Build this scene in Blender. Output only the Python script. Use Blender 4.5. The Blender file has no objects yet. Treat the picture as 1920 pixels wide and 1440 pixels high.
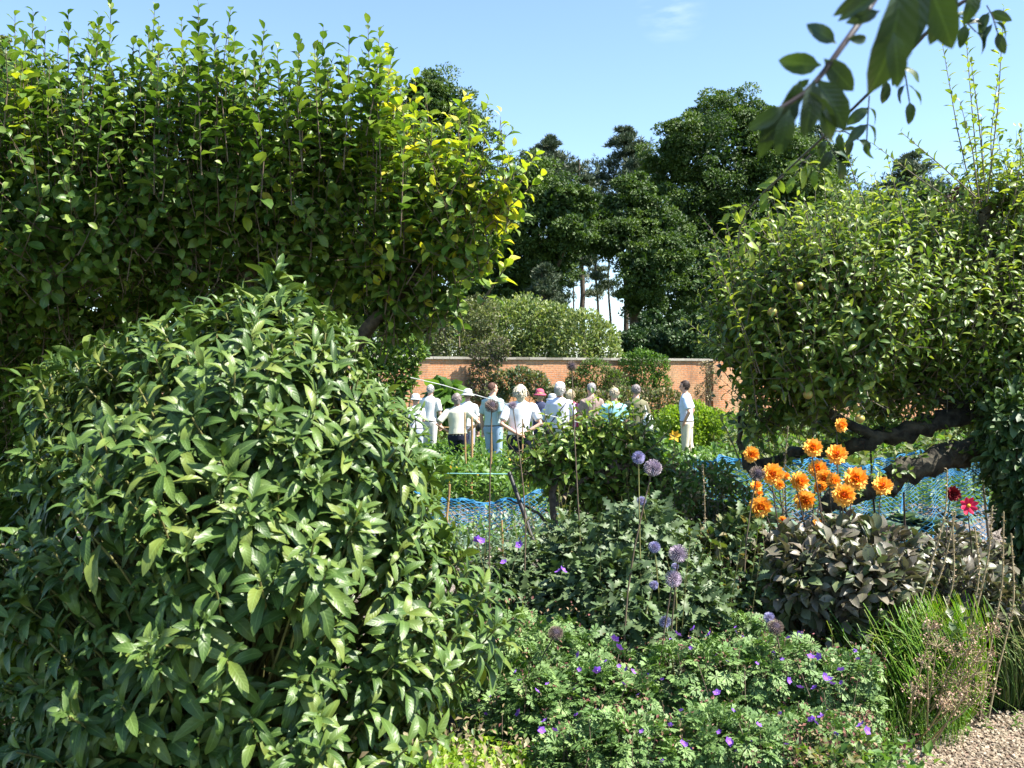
import bpy, math, random
import numpy as np
from mathutils import Vector, Matrix

# ------------------------------------------------------------------ camera, sky, sun
F = 1884.0          # focal length of the photograph in its own pixels
CZ = 1.6            # eye height
sc = bpy.context.scene
C = sc.collection
cam_d = bpy.data.cameras.new('camera')
cam = bpy.data.objects.new('camera', cam_d); C.objects.link(cam)
cam.location = (0, 0, CZ); cam.rotation_euler = (math.radians(90), 0, 0)
cam_d.sensor_width = 36; cam_d.lens = 36 * F / 1920
cam_d.clip_start = 0.05; cam_d.clip_end = 3000
cam_d.dof.use_dof = True; cam_d.dof.focus_distance = 6.5; cam_d.dof.aperture_fstop = 9.0
sc.camera = cam

SUN_EL = math.radians(55)
SUN_AZ = math.radians(-15)            # measured from +X towards -Y
to_sun = Vector((math.cos(SUN_EL) * math.cos(SUN_AZ), math.cos(SUN_EL) * math.sin(SUN_AZ), math.sin(SUN_EL)))
w = bpy.data.worlds.new('World'); sc.world = w; w.use_nodes = True
nt = w.node_tree; nt.nodes.clear()
wo = nt.nodes.new('ShaderNodeOutputWorld'); bg = nt.nodes.new('ShaderNodeBackground')
sky = nt.nodes.new('ShaderNodeTexSky'); sky.sky_type = 'NISHITA'; sky.sun_disc = False
sky.sun_elevation = SUN_EL; sky.sun_rotation = math.atan2(to_sun.x, to_sun.y)
sky.altitude = 100; sky.air_density = 1.0; sky.dust_density = 0.1; sky.ozone_density = 3.0
bg.inputs[1].default_value = 0.095
# one faint wisp of cirrus high up
tc = nt.nodes.new('ShaderNodeTexCoord')
dn = nt.nodes.new('ShaderNodeVectorMath'); dn.operation = 'DISTANCE'
cd = Vector((300, 1884, 702)).normalized(); dn.inputs[1].default_value = cd
mpn = nt.nodes.new('ShaderNodeMapping'); mpn.inputs['Rotation'].default_value = (0, 0.5, 0); mpn.inputs['Scale'].default_value = (30, 8, 120)
nz = nt.nodes.new('ShaderNodeTexNoise'); nz.inputs['Scale'].default_value = 1.0; nz.inputs['Detail'].default_value = 5
mr1 = nt.nodes.new('ShaderNodeMapRange'); mr1.inputs[1].default_value = 0.035; mr1.inputs[2].default_value = 0.0; mr1.inputs[3].default_value = 0; mr1.inputs[4].default_value = 1
mr2 = nt.nodes.new('ShaderNodeMapRange'); mr2.inputs[1].default_value = 0.4; mr2.inputs[2].default_value = 0.8; mr2.inputs[3].default_value = 0; mr2.inputs[4].default_value = 0.22
mm = nt.nodes.new('ShaderNodeMath'); mm.operation = 'MULTIPLY'
mx = nt.nodes.new('ShaderNodeMixRGB'); mx.inputs[2].default_value = (7.5, 7.8, 8.2, 1)
L = nt.links.new
L(tc.outputs['Generated'], dn.inputs[0]); L(tc.outputs['Generated'], mpn.inputs[0]); L(mpn.outputs[0], nz.inputs['Vector'])
L(dn.outputs['Value'], mr1.inputs[0]); L(nz.outputs[0], mr2.inputs[0]); L(mr1.outputs[0], mm.inputs[0]); L(mr2.outputs[0], mm.inputs[1])
L(mm.outputs[0], mx.inputs[0]); L(sky.outputs[0], mx.inputs[1]); L(mx.outputs[0], bg.inputs[0]); L(bg.outputs[0], wo.inputs[0])

sl = bpy.data.lights.new('sun', 'SUN'); sl.energy = 5.0; sl.angle = math.radians(0.53); sl.color = (1.0, 0.95, 0.86)
so = bpy.data.objects.new('sun', sl); C.objects.link(so)
so.rotation_euler = to_sun.to_track_quat('Z', 'Y').to_euler(); so.location = to_sun * 60
sc.view_settings.view_transform = 'Standard'; sc.view_settings.look = 'None'
sc.view_settings.exposure = 1.65; sc.view_settings.gamma = 1.0
sc.render.engine = 'CYCLES'
sc.cycles.max_bounces = 6; sc.cycles.diffuse_bounces = 3; sc.cycles.glossy_bounces = 2
sc.cycles.transmission_bounces = 4; sc.cycles.transparent_max_bounces = 6
sc.cycles.use_denoising = True
sc.cycles.caustics_reflective = False; sc.cycles.caustics_refractive = False

# ------------------------------------------------------------------ helpers
R = np.random.default_rng(11)
UP = np.array([0, 0, 1.0])
def P(px, py, D):
    """the place at distance D seen at photo pixel (px, py)"""
    return np.array([(px - 960) / F * D, D, CZ - (py - 720) / F * D])
def nrm(v):
    v = np.asarray(v, float); return v / np.maximum(np.linalg.norm(v, axis=-1, keepdims=True), 1e-9)
def rdir(n): return nrm(R.normal(size=(n, 3)))

class MB:
    def __init__(s): s.v = []; s.l = []; s.z = []; s.r = []; s.m = []; s.u = []; s.n = 0
    def add(s, V, Fc, r=None, m=0, uv=None):
        V = np.asarray(V, np.float32).reshape(-1, 3); Fc = np.asarray(Fc, np.int32)
        k = Fc.shape[1]; nf = Fc.shape[0]
        s.v.append(V); s.l.append((Fc + s.n).reshape(-1)); s.z.append(np.full(nf, k, np.int32))
        s.r.append(np.full(nf, 0.5, np.float32) if r is None else np.broadcast_to(np.asarray(r, np.float32), (nf,)).copy())
        s.m.append(np.full(nf, m, np.int32))
        if uv is None: uv = np.full((V.shape[0], 2), 0.5, np.float32)
        s.u.append(np.asarray(uv, np.float32)[Fc.reshape(-1)])
        s.n += V.shape[0]
    def place(s, tpl, O, D, N, S, rnd=None, m=0, W=1.0):
        tv, tf, tu = tpl
        O = np.asarray(O, float).reshape(-1, 3); n = len(O)
        if n == 0: return
        Y = nrm(np.broadcast_to(D, (n, 3))); X = nrm(np.cross(Y, np.broadcast_to(N, (n, 3))) + 1e-6); Z = np.cross(X, Y)
        S = np.broadcast_to(np.asarray(S, float), (n,)); W = np.broadcast_to(np.asarray(W, float), (n,))
        V = O[:, None, :] + S[:, None, None] * (tv[None, :, 0:1] * X[:, None, :] * W[:, None, None] + tv[None, :, 1:2] * Y[:, None, :] + tv[None, :, 2:3] * Z[:, None, :])
        nv = len(tv); Fc = (tf[None] + (np.arange(n) * nv)[:, None, None]).reshape(-1, tf.shape[1])
        if rnd is None: rnd = R.random(n)
        rr = np.repeat(np.broadcast_to(rnd, (n,)), len(tf))
        s.add(V.reshape(-1, 3), Fc, rr, m, np.tile(tu, (n, 1)))
    def tube(s, pts, rad, sides=6, m=0, r=0.5, cap=True, rough=0.0):
        pts = np.asarray(pts, float); n = len(pts); rad = np.broadcast_to(np.asarray(rad, float), (n,))
        T = nrm(np.gradient(pts, axis=0)); ref = np.array([0.31, 0.17, 0.93]) if abs(T[0][2]) < 0.8 else np.array([0.93, 0.2, 0.1])
        U = nrm(np.cross(T, ref)); V = np.cross(T, U); a = np.arange(sides) / sides * 2 * np.pi
        rr = rad[:, None] * (1 + rough * R.normal(size=(n, sides)))
        ring = pts[:, None] + rr[:, :, None] * (np.cos(a)[None, :, None] * U[:, None] + np.sin(a)[None, :, None] * V[:, None])
        i = np.arange(n - 1)[:, None] * sides; j = np.arange(sides)[None]; j2 = (j + 1) % sides
        f = np.stack([i + j, i + j2, i + sides + j2, i + sides + j], -1).reshape(-1, 4)
        uv = np.stack([np.broadcast_to(j / sides, (n, sides)), np.broadcast_to(np.arange(n)[:, None] / n, (n, sides))], -1).reshape(-1, 2)
        s.add(ring.reshape(-1, 3), f, r, m, uv)
        if cap:
            for e in (0, n - 1):
                c = np.vstack([ring[e], pts[e][None]]); jj = np.arange(sides)
                s.add(c, np.stack([jj, (jj + 1) % sides, np.full(sides, sides)], -1), r, m)
    def box(s, lo, hi, m=0, r=0.5):
        x0, y0, z0 = lo; x1, y1, z1 = hi
        s.add([(x0,y0,z0),(x1,y0,z0),(x1,y1,z0),(x0,y1,z0),(x0,y0,z1),(x1,y0,z1),(x1,y1,z1),(x0,y1,z1)],
              [(0,3,2,1),(4,5,6,7),(0,1,5,4),(1,2,6,5),(2,3,7,6),(3,0,4,7)], r, m)
    def ball(s, c, rx, ry, rz, m=0, r=0.5, nu=10, nv=7, disp=0.0):
        th = np.linspace(0, np.pi, nv + 1); ph = np.arange(nu) / nu * 2 * np.pi
        d = np.stack([np.sin(th)[:, None] * np.cos(ph), np.sin(th)[:, None] * np.sin(ph), np.repeat(np.cos(th)[:, None], nu, 1)], -1)
        k = 1 + disp * R.normal(size=d.shape[:2] + (1,))
        V = np.array(c) + d * k * np.array([rx, ry, rz]); i = np.arange(nv)[:, None] * nu; j = np.arange(nu)[None]; j2 = (j + 1) % nu
        s.add(V.reshape(-1, 3), np.stack([i + j, i + nu + j, i + nu + j2, i + j2], -1).reshape(-1, 4), r, m)
    def mesh(s, name, off=(0, 0, 0), smooth=True):
        me = bpy.data.meshes.new(name)
        V = np.concatenate(s.v) - np.asarray(off, np.float32); Lp = np.concatenate(s.l); Z = np.concatenate(s.z)
        me.vertices.add(len(V)); me.vertices.foreach_set('co', V.reshape(-1).astype(np.float32))
        me.loops.add(len(Lp)); me.loops.foreach_set('vertex_index', Lp)
        me.polygons.add(len(Z)); me.polygons.foreach_set('loop_start', np.concatenate([[0], np.cumsum(Z)[:-1]]).astype(np.int32))
        me.polygons.foreach_set('material_index', np.concatenate(s.m))
        me.polygons.foreach_set('use_smooth', np.full(len(Z), smooth))
        at = me.attributes.new('rnd', 'FLOAT', 'FACE'); at.data.foreach_set('value', np.concatenate(s.r))
        uv = me.uv_layers.new(name='uv'); uv.data.foreach_set('uv', np.concatenate(s.u).reshape(-1))
        me.update(calc_edges=True)
        return me

def link(name, me, mats, parent=None):
    o = bpy.data.objects.new(name, me); C.objects.link(o)
    for m in (mats if isinstance(mats, (list, tuple)) else [mats]): me.materials.append(m)
    if parent: o.parent = parent
    return o
def obj(name, mb, mats, parent=None, smooth=True):
    off = tuple(parent['_o']) if parent is not None and '_o' in parent else (0, 0, 0)
    return link(name, mb.mesh(name, off, smooth), mats, parent)
def thing(name, label, cat, loc, group=None, kind=None):
    o = bpy.data.objects.new(name, None); C.objects.link(o); o.location = tuple(float(v) for v in loc)
    o.empty_display_size = 0.1
    o['_o'] = [float(v) for v in loc]
    return tag(o, label, cat, group, kind)
def tag(o, label=None, cat=None, group=None, kind=None):
    if label: o['label'] = label
    if cat: o['category'] = cat
    if group: o['group'] = group
    if kind: o['kind'] = kind
    return o

# ------------------------------------------------------------------ materials
def nodes(name):
    m = bpy.data.materials.new(name); m.use_nodes = True; n = m.node_tree; n.nodes.clear()
    out = n.nodes.new('ShaderNodeOutputMaterial'); p = n.nodes.new('ShaderNodeBsdfPrincipled')
    n.links.new(p.outputs[0], out.inputs[0]); return m, n, p, out
def ramp(n, stops):
    r = n.nodes.new('ShaderNodeValToRGB'); e = r.color_ramp.elements
    while len(e) < len(stops): e.new(0.5)
    for i, (t, c) in enumerate(stops): e[i].position = t; e[i].color = (*c, 1)
    return r
def leafmat(name, cols, rough=0.45, trans=0.35, back=1.25, tint=(1.25, 1.3, 0.5), rib=0.0, spec=0.5):
    m, n, p, out = nodes(name)
    at = n.nodes.new('ShaderNodeAttribute'); at.attribute_name = 'rnd'
    k = len(cols); r = ramp(n, [(i / (k - 1), c) for i, c in enumerate(cols)]); n.links.new(at.outputs['Fac'], r.inputs[0])
    nzz = n.nodes.new('ShaderNodeTexNoise'); nzz.inputs['Scale'].default_value = 25; nzz.inputs['Detail'].default_value = 2
    gc = n.nodes.new('ShaderNodeTexCoord'); n.links.new(gc.outputs['Object'], nzz.inputs['Vector'])
    vm = n.nodes.new('ShaderNodeMapRange'); vm.inputs[1].default_value = .3; vm.inputs[2].default_value = .7; vm.inputs[3].default_value = .82; vm.inputs[4].default_value = 1.18
    n.links.new(nzz.outputs[0], vm.inputs[0])
    mul = n.nodes.new('ShaderNodeVectorMath'); mul.operation = 'SCALE'; n.links.new(r.outputs[0], mul.inputs[0]); n.links.new(vm.outputs[0], mul.inputs['Scale'])
    col = mul.outputs[0]
    if rib > 0:
        uv = n.nodes.new('ShaderNodeUVMap'); sx = n.nodes.new('ShaderNodeSeparateXYZ'); n.links.new(uv.outputs[0], sx.inputs[0])
        d = n.nodes.new('ShaderNodeMath'); d.operation = 'SUBTRACT'; d.inputs[1].default_value = 0.5; n.links.new(sx.outputs[0], d.inputs[0])
        ab = n.nodes.new('ShaderNodeMath'); ab.operation = 'ABSOLUTE'; n.links.new(d.outputs[0], ab.inputs[0])
        mr = n.nodes.new('ShaderNodeMapRange'); mr.inputs[1].default_value = 0.02; mr.inputs[2].default_value = 0.06; mr.inputs[3].default_value = rib; mr.inputs[4].default_value = 0
        n.links.new(ab.outputs[0], mr.inputs[0])
        mixc = n.nodes.new('ShaderNodeMixRGB'); mixc.inputs[2].default_value = (0.2, 0.3, 0.09, 1)
        n.links.new(mr.outputs[0], mixc.inputs[0]); n.links.new(col, mixc.inputs[1]); col = mixc.outputs[0]
        # side veins as relief
        s1 = n.nodes.new('ShaderNodeMath'); s1.operation = 'MULTIPLY_ADD'; s1.inputs[1].default_value = -0.35
        n.links.new(ab.outputs[0], s1.inputs[0]); n.links.new(sx.outputs[1], s1.inputs[2])
        s2 = n.nodes.new('ShaderNodeMath'); s2.operation = 'MULTIPLY'; s2.inputs[1].default_value = 62; n.links.new(s1.outputs[0], s2.inputs[0])
        s3 = n.nodes.new('ShaderNodeMath'); s3.operation = 'SINE'; n.links.new(s2.outputs[0], s3.inputs[0])
        bp = n.nodes.new('ShaderNodeBump'); bp.inputs['Strength'].default_value = 0.12; bp.inputs['Distance'].default_value = 0.0015
        n.links.new(s3.outputs[0], bp.inputs['Height']); n.links.new(bp.outputs[0], p.inputs['Normal'])
    ge = n.nodes.new('ShaderNodeNewGeometry')
    bk = n.nodes.new('ShaderNodeMixRGB'); bk.blend_type = 'MIX'
    sc2 = n.nodes.new('ShaderNodeVectorMath'); sc2.operation = 'MULTIPLY'; sc2.inputs[1].default_value = (back * 1.1, back, back * 1.25)
    n.links.new(col, sc2.inputs[0]); n.links.new(ge.outputs['Backfacing'], bk.inputs[0]); n.links.new(col, bk.inputs[1]); n.links.new(sc2.outputs[0], bk.inputs[2])
    n.links.new(bk.outputs[0], p.inputs['Base Color'])
    p.inputs['Roughness'].default_value = rough; p.inputs['Specular IOR Level'].default_value = spec
    if trans > 0:
        tr = n.nodes.new('ShaderNodeBsdfTranslucent'); tm = n.nodes.new('ShaderNodeVectorMath'); tm.operation = 'MULTIPLY'; tm.inputs[1].default_value = tint
        n.links.new(col, tm.inputs[0]); n.links.new(tm.outputs[0], tr.inputs[0])
        mxs = n.nodes.new('ShaderNodeMixShader'); mxs.inputs[0].default_value = trans
        n.links.new(p.outputs[0], mxs.inputs[1]); n.links.new(tr.outputs[0], mxs.inputs[2]); n.links.new(mxs.outputs[0], out.inputs[0])
    return m
def plain(name, c, rough=0.7, c2=None, scale=8.0, metal=0.0, bump=0.0, spec=0.4, detail=5):
    m, n, p, out = nodes(name)
    p.inputs['Roughness'].default_value = rough; p.inputs['Metallic'].default_value = metal; p.inputs['Specular IOR Level'].default_value = spec
    if c2 is None: c2 = tuple(x * 0.7 for x in c)
    gc = n.nodes.new('ShaderNodeTexCoord'); z = n.nodes.new('ShaderNodeTexNoise'); z.inputs['Scale'].default_value = scale; z.inputs['Detail'].default_value = detail
    n.links.new(gc.outputs['Object'], z.inputs['Vector']); r = ramp(n, [(0.32, c2), (0.66, c)])
    n.links.new(z.outputs[0], r.inputs[0]); n.links.new(r.outputs[0], p.inputs['Base Color'])
    if bump:
        b = n.nodes.new('ShaderNodeBump'); b.inputs['Strength'].default_value = 0.8; b.inputs['Distance'].default_value = bump
        n.links.new(z.outputs[0], b.inputs['Height']); n.links.new(b.outputs[0], p.inputs['Normal'])
    return m
def ground_mat(name, cols, s1, s2, bump=0.02):
    m, n, p, out = nodes(name); p.inputs['Roughness'].default_value = 0.95; p.inputs['Specular IOR Level'].default_value = 0.15
    gc = n.nodes.new('ShaderNodeTexCoord')
    a = n.nodes.new('ShaderNodeTexNoise'); a.inputs['Scale'].default_value = s1; a.inputs['Detail'].default_value = 6
    b = n.nodes.new('ShaderNodeTexNoise'); b.inputs['Scale'].default_value = s2; b.inputs['Detail'].default_value = 8; b.inputs['Roughness'].default_value = 0.7
    mi = n.nodes.new('ShaderNodeMath'); mi.operation = 'MULTIPLY_ADD'; mi.inputs[1].default_value = 0.6
    m2 = n.nodes.new('ShaderNodeMath'); m2.operation = 'MULTIPLY'; m2.inputs[1].default_value = 0.4
    for q in (a, b): n.links.new(gc.outputs['Object'], q.inputs['Vector'])
    n.links.new(b.outputs[0], mi.inputs[0]); n.links.new(a.outputs[0], m2.inputs[0]); n.links.new(m2.outputs[0], mi.inputs[2])
    k = len(cols); r = ramp(n, [(0.34 + 0.32 * i / (k - 1), c) for i, c in enumerate(cols)])
    n.links.new(mi.outputs[0], r.inputs[0]); n.links.new(r.outputs[0], p.inputs['Base Color'])
    bu = n.nodes.new('ShaderNodeBump'); bu.inputs['Strength'].default_value = 0.9; bu.inputs['Distance'].default_value = bump
    n.links.new(b.outputs[0], bu.inputs['Height']); n.links.new(bu.outputs[0], p.inputs['Normal'])
    return m
def rndmat(name, cols, rough=0.7, trans=0.0, spec=0.3):
    return leafmat(name, cols, rough=rough, trans=trans, back=1.0, tint=(1.1, 1.05, 0.9), spec=spec)

M = {}
M['shrub'] = leafmat('broad_leaf', [(0.036, 0.073, 0.016), (0.052, 0.1, 0.02), (0.072, 0.127, 0.025), (0.098, 0.153, 0.03), (0.14, 0.18, 0.035)], rough=0.42, trans=0.13, rib=0.35, back=1.3, spec=0.33)
M['shrubtip'] = leafmat('broad_leaf_young', [(0.10, 0.17, 0.045), (0.13, 0.2, 0.05)], rough=0.4, trans=0.3, rib=0.4)
M['yellowstem'] = plain('green_stem', (0.22, 0.22, 0.07), 0.6, (0.14, 0.12, 0.05), 20)
M['apple'] = leafmat('apple_leaf', [(0.042, 0.09, 0.016), (0.075, 0.145, 0.024), (0.12, 0.195, 0.034), (0.2, 0.27, 0.05)], rough=0.4, trans=0.34, rib=0.25, back=1.35, spec=.38)
M['appleyellow'] = leafmat('yellowing_sunlit_leaf', [(0.11, 0.2, 0.02), (0.2, 0.3, 0.025), (0.3, 0.38, 0.03), (0.42, 0.45, 0.035), (0.52, 0.45, 0.05)], rough=0.5, trans=0.42, rib=0.25)  # yellow leaves, with sunlit brightness put into their colour as well
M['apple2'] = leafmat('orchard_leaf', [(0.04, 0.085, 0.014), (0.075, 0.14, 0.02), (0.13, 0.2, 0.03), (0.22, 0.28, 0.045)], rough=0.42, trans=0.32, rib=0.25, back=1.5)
M['apple2lit'] = leafmat('orchard_leaf_sunlit_tone', [(0.13, 0.2, 0.03), (0.22, 0.29, 0.04), (0.32, 0.37, 0.07)], rough=0.4, trans=0.4, rib=0.2, back=1.5)  # lighter copy of the orchard leaf, sunlight put into its colour
M['bark'] = plain('bark', (0.12, 0.09, 0.065), 0.9, (0.04, 0.032, 0.025), 30, bump=0.02)
M['lichen'] = plain('lichened_bark', (0.085, 0.075, 0.05), 0.95, (0.015, 0.013, 0.01), 14, bump=0.05)  # lichened bark, darkened in colour for the shade under the crown
M['twig'] = plain('twig', (0.16, 0.12, 0.08), 0.8, (0.09, 0.06, 0.045), 25)
M['greytwig'] = plain('silvery_twig', (0.17, 0.145, 0.11), 0.8, (0.09, 0.07, 0.055), 25)
M['oak'] = leafmat('oak_leaf', [(0.022, 0.052, 0.010), (0.042, 0.086, 0.014), (0.07, 0.125, 0.018), (0.11, 0.17, 0.025)], rough=0.6, trans=0.28)
M['oak2'] = leafmat('dark_tree_leaf', [(0.018, 0.045, 0.012), (0.034, 0.075, 0.016), (0.058, 0.11, 0.022)], rough=0.55, trans=0.15)
M['pine'] = leafmat('pine_needle', [(0.03, 0.055, 0.024), (0.055, 0.085, 0.036), (0.09, 0.115, 0.05)], rough=0.6, trans=0.05)
M['copper'] = leafmat('copper_leaf', [(0.03, 0.012, 0.012), (0.06, 0.022, 0.018), (0.08, 0.04, 0.022)], rough=0.5, trans=0.15)
M['lightbush'] = leafmat('pale_bush_leaf', [(0.08, 0.14, 0.03), (0.13, 0.19, 0.045), (0.2, 0.25, 0.075), (0.3, 0.33, 0.14)], rough=0.6, trans=0.3)
M['olive'] = leafmat('olive_bush_leaf', [(0.06, 0.09, 0.03), (0.11, 0.14, 0.04), (0.17, 0.19, 0.06)], rough=0.6, trans=0.3)
M['olivepink'] = leafmat('mauve_bloom_leaf', [(0.07, 0.09, 0.03), (0.13, 0.13, 0.07), (0.22, 0.16, 0.17)], rough=0.6, trans=0.25)
M['lime'] = leafmat('lime_leaf', [(0.12, 0.22, 0.02), (0.2, 0.32, 0.025), (0.3, 0.4, 0.03)], rough=0.5, trans=0.4)
M['veg'] = leafmat('vegetable_leaf', [(0.05, 0.12, 0.02), (0.09, 0.18, 0.03), (0.14, 0.24, 0.04)], rough=0.5, trans=0.35)
M['vegblue'] = leafmat('blue_green_leaf', [(0.07, 0.13, 0.08), (0.12, 0.19, 0.12), (0.18, 0.25, 0.17)], rough=0.5, trans=0.2)
M['dry'] = leafmat('dry_stem', [(0.16, 0.12, 0.06), (0.26, 0.2, 0.11), (0.36, 0.3, 0.18), (0.1, 0.12, 0.05)], rough=0.8, trans=0.15)
M['brush'] = leafmat('brush_leaf', [(0.05, 0.09, 0.02), (0.09, 0.13, 0.03), (0.15, 0.17, 0.05), (0.22, 0.16, 0.09)], rough=0.6, trans=0.3)
M['thistle'] = leafmat('thistle_leaf', [(0.04, 0.075, 0.026), (0.062, 0.105, 0.038), (0.105, 0.15, 0.06), (.07, .12, .03)], rough=0.55, trans=0.15, back=1.7)
M['crane'] = leafmat('cranesbill_leaf', [(0.06, 0.13, 0.026), (0.1, 0.195, 0.042), (0.165, 0.27, 0.07)], rough=0.55, trans=0.25, rib=0.2)
M['bud'] = rndmat('reddish_bud', [(0.1, 0.035, 0.03), (0.17, 0.06, 0.05), (0.22, 0.15, 0.08), (0.12, 0.14, 0.05)], 0.7)
M['purple'] = rndmat('purple_petal', [(0.16, 0.06, 0.42), (0.25, 0.1, 0.55)], 0.6, 0.2)
M['dleaf'] = leafmat('dark_dahlia_leaf', [(0.045, 0.065, 0.026), (0.10, 0.09, 0.06), (0.165, 0.14, 0.105), (.08, .125, .035)], rough=0.42, trans=0.1, rib=0.15, spec=0.5)
M['dstem'] = plain('dark_dahlia_stem', (0.06, 0.035, 0.03), 0.6, (0.04, 0.04, 0.02), 20)
M['orange'] = rndmat('orange_petal', [(0.85, 0.2, 0.01), (0.92, 0.4, 0.03), (0.93, 0.56, 0.12), (0.9, 0.5, 0.08)], 0.6, 0.2)
M['crimson'] = rndmat('crimson_petal', [(0.10, 0.004, 0.008), (0.2, 0.008, 0.014)], 0.6, 0.1)
M['magenta'] = rndmat('magenta_petal', [(0.55, 0.01, 0.06), (0.75, 0.03, 0.12)], 0.6, 0.2)
M['yellow'] = rndmat('yellow_petal', [(0.75, 0.38, 0.02), (0.85, 0.55, 0.04)], 0.6, 0.2)
M['grass'] = leafmat('grass_blade', [(0.06, 0.16, 0.012), (0.1, 0.23, 0.015), (0.15, 0.28, 0.02), (0.26, 0.29, 0.08)], rough=0.4, trans=0.35)
M['drygrass'] = leafmat('drying_grass_blade', [(0.06, 0.13, 0.02), (0.1, 0.18, 0.025), (0.16, 0.2, 0.05), (0.3, 0.26, 0.13)], rough=0.5, trans=0.3)
M['gblue'] = rndmat('globe_blue', [(0.17, 0.18, 0.32), (0.28, 0.29, 0.42), (0.4, 0.4, 0.47)], 0.8)
M['gmauve'] = rndmat('globe_mauve', [(0.2, 0.17, 0.19), (0.36, 0.31, 0.33), (0.55, 0.5, 0.5)], 0.8)
M['gbrown'] = rndmat('globe_brown', [(0.09, 0.07, 0.05), (0.19, 0.15, 0.11), (0.32, 0.26, 0.19)], 0.8)
M['gcore'] = plain('globe_core', (0.1, 0.08, 0.12), 0.9)
M['netblue'] = plain('blue_net_cord', (0.012, 0.15, 0.28), 0.5, (0.01, 0.10, 0.22), 5)
M['bamboo'] = plain('bamboo', (0.42, 0.25, 0.1), 0.6, (0.28, 0.17, 0.08), 12)
M['metal_dark'] = plain('dark_stake', (0.025, 0.025, 0.028), 0.5, (0.015, 0.015, 0.016), 12)
M['rope'] = plain('white_line', (0.72, 0.72, 0.68), 0.7)
M['string'] = plain('teal_line', (0.2, 0.45, 0.42), 0.7)
M['flesh'] = plain('skin', (0.62, 0.36, 0.26), 0.55, (0.52, 0.28, 0.2), 6)

# ------------------------------------------------------------------ leaf templates
def leaf(n=4, width=0.5, fold=0.3, curl=0.5, wave=0.0, shape='oval', petiole=0.08, jag=0.0, seed=0):
    rr = np.random.default_rng(seed)
    t = np.linspace(0, 1, n + 1); s = np.clip((t - petiole) / (1 - petiole), 0, 1)
    if shape == 'oval': wv = np.sqrt(np.clip(s, 0, 1)) ** 0.9 * (1 - s) ** 0.62
    elif shape == 'rose': wv = s ** 0.6 * (1 - s) ** 0.8
    elif shape == 'lance': wv = s ** 0.75 * (1 - s) ** 0.8
    elif shape == 'blade': wv = s ** 0.15 * (1 - s) ** 0.5
    else: wv = s ** 0.5 * (1 - s) ** 0.5
    wv = wv / wv.max() * width / 2; wv = np.maximum(wv, 0.008)
    if jag: wv[1:-1] *= 1 - jag * (np.arange(1, n) % 2)
    a = curl * t; d = 1.0 / n
    y = np.concatenate([[0], np.cumsum(np.cos(a[:-1])) * d]); z = -np.concatenate([[0], np.cumsum(np.sin(a[:-1])) * d])
    w1 = wave * np.sin(t * 9 + rr.random() * 6) * width; w2 = wave * np.sin(t * 8 + 2 + rr.random() * 6) * width
    V = np.stack([np.stack([-wv * np.cos(fold), y, z + wv * np.sin(fold) + w1 * (wv > .02)], -1),
                  np.stack([0 * y, y, z], -1),
                  np.stack([wv * np.cos(fold), y, z + wv * np.sin(fold) + w2 * (wv > .02)], -1)], 1).reshape(-1, 3)
    uv = np.stack([np.tile([0, 0.5, 1.0], n + 1), np.repeat(t, 3)], -1)
    i = np.arange(n)[:, None] * 3; f = np.stack([np.stack([i[:, 0] + k, i[:, 0] + k + 1, i[:, 0] + k + 4, i[:, 0] + k + 3], -1) for k in (0, 1)], 1).reshape(-1, 4)
    return V, f, uv
T_LANCE = [leaf(7, 0.30, f, c, 0.10, 'lance', 0.06, seed=i) for i, (f, c) in enumerate([(0.35, 0.9), (0.25, 1.3), (0.45, 0.6), (0.3, 1.7), (0.5, 1.1)])]
T_OVAL = [leaf(4, 0.62, f, c, 0.05, 'oval', 0.14, seed=i) for i, (f, c) in enumerate([(0.35, 0.5), (0.5, 0.8), (0.2, 0.3), (0.4, 1.2)])]
T_APP2 = [leaf(4, 0.46, f, c, 0.05, 'oval', 0.14, seed=i + 9) for i, (f, c) in enumerate([(0.4, 0.6), (0.6, 0.9), (0.25, 0.3)])]
T_OVFINE = [leaf(10, 0.46, f, c, 0.07, 'rose', 0.08, jag=0.04, seed=i + 30) for i, (f, c) in enumerate([(0.3, 0.6), (0.2, 0.9), (0.4, 1.2)])]
T_SMALL = [leaf(2, 0.6, f, c, 0, 'x', 0.0) for f, c in [(0.3, 0.5), (0.5, 0.8)]]
T_JAG = [leaf(11, 0.44, f, c, 0.08, 'lance', 0.1, jag=0.6, seed=i + 50) for i, (f, c) in enumerate([(0.3, 0.9), (0.4, 1.4), (0.2, 0.5)])]
T_BLADE = [leaf(7, 0.022, 0.4, c, 0, 'blade', 0.0) for c in (1.2, 1.9, 2.5)]
T_BIG = [leaf(5, 0.85, f, c, 0.08, 'oval', 0.05, seed=i + 70) for i, (f, c) in enumerate([(0.25, 0.6), (0.1, 1.0)])]
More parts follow.
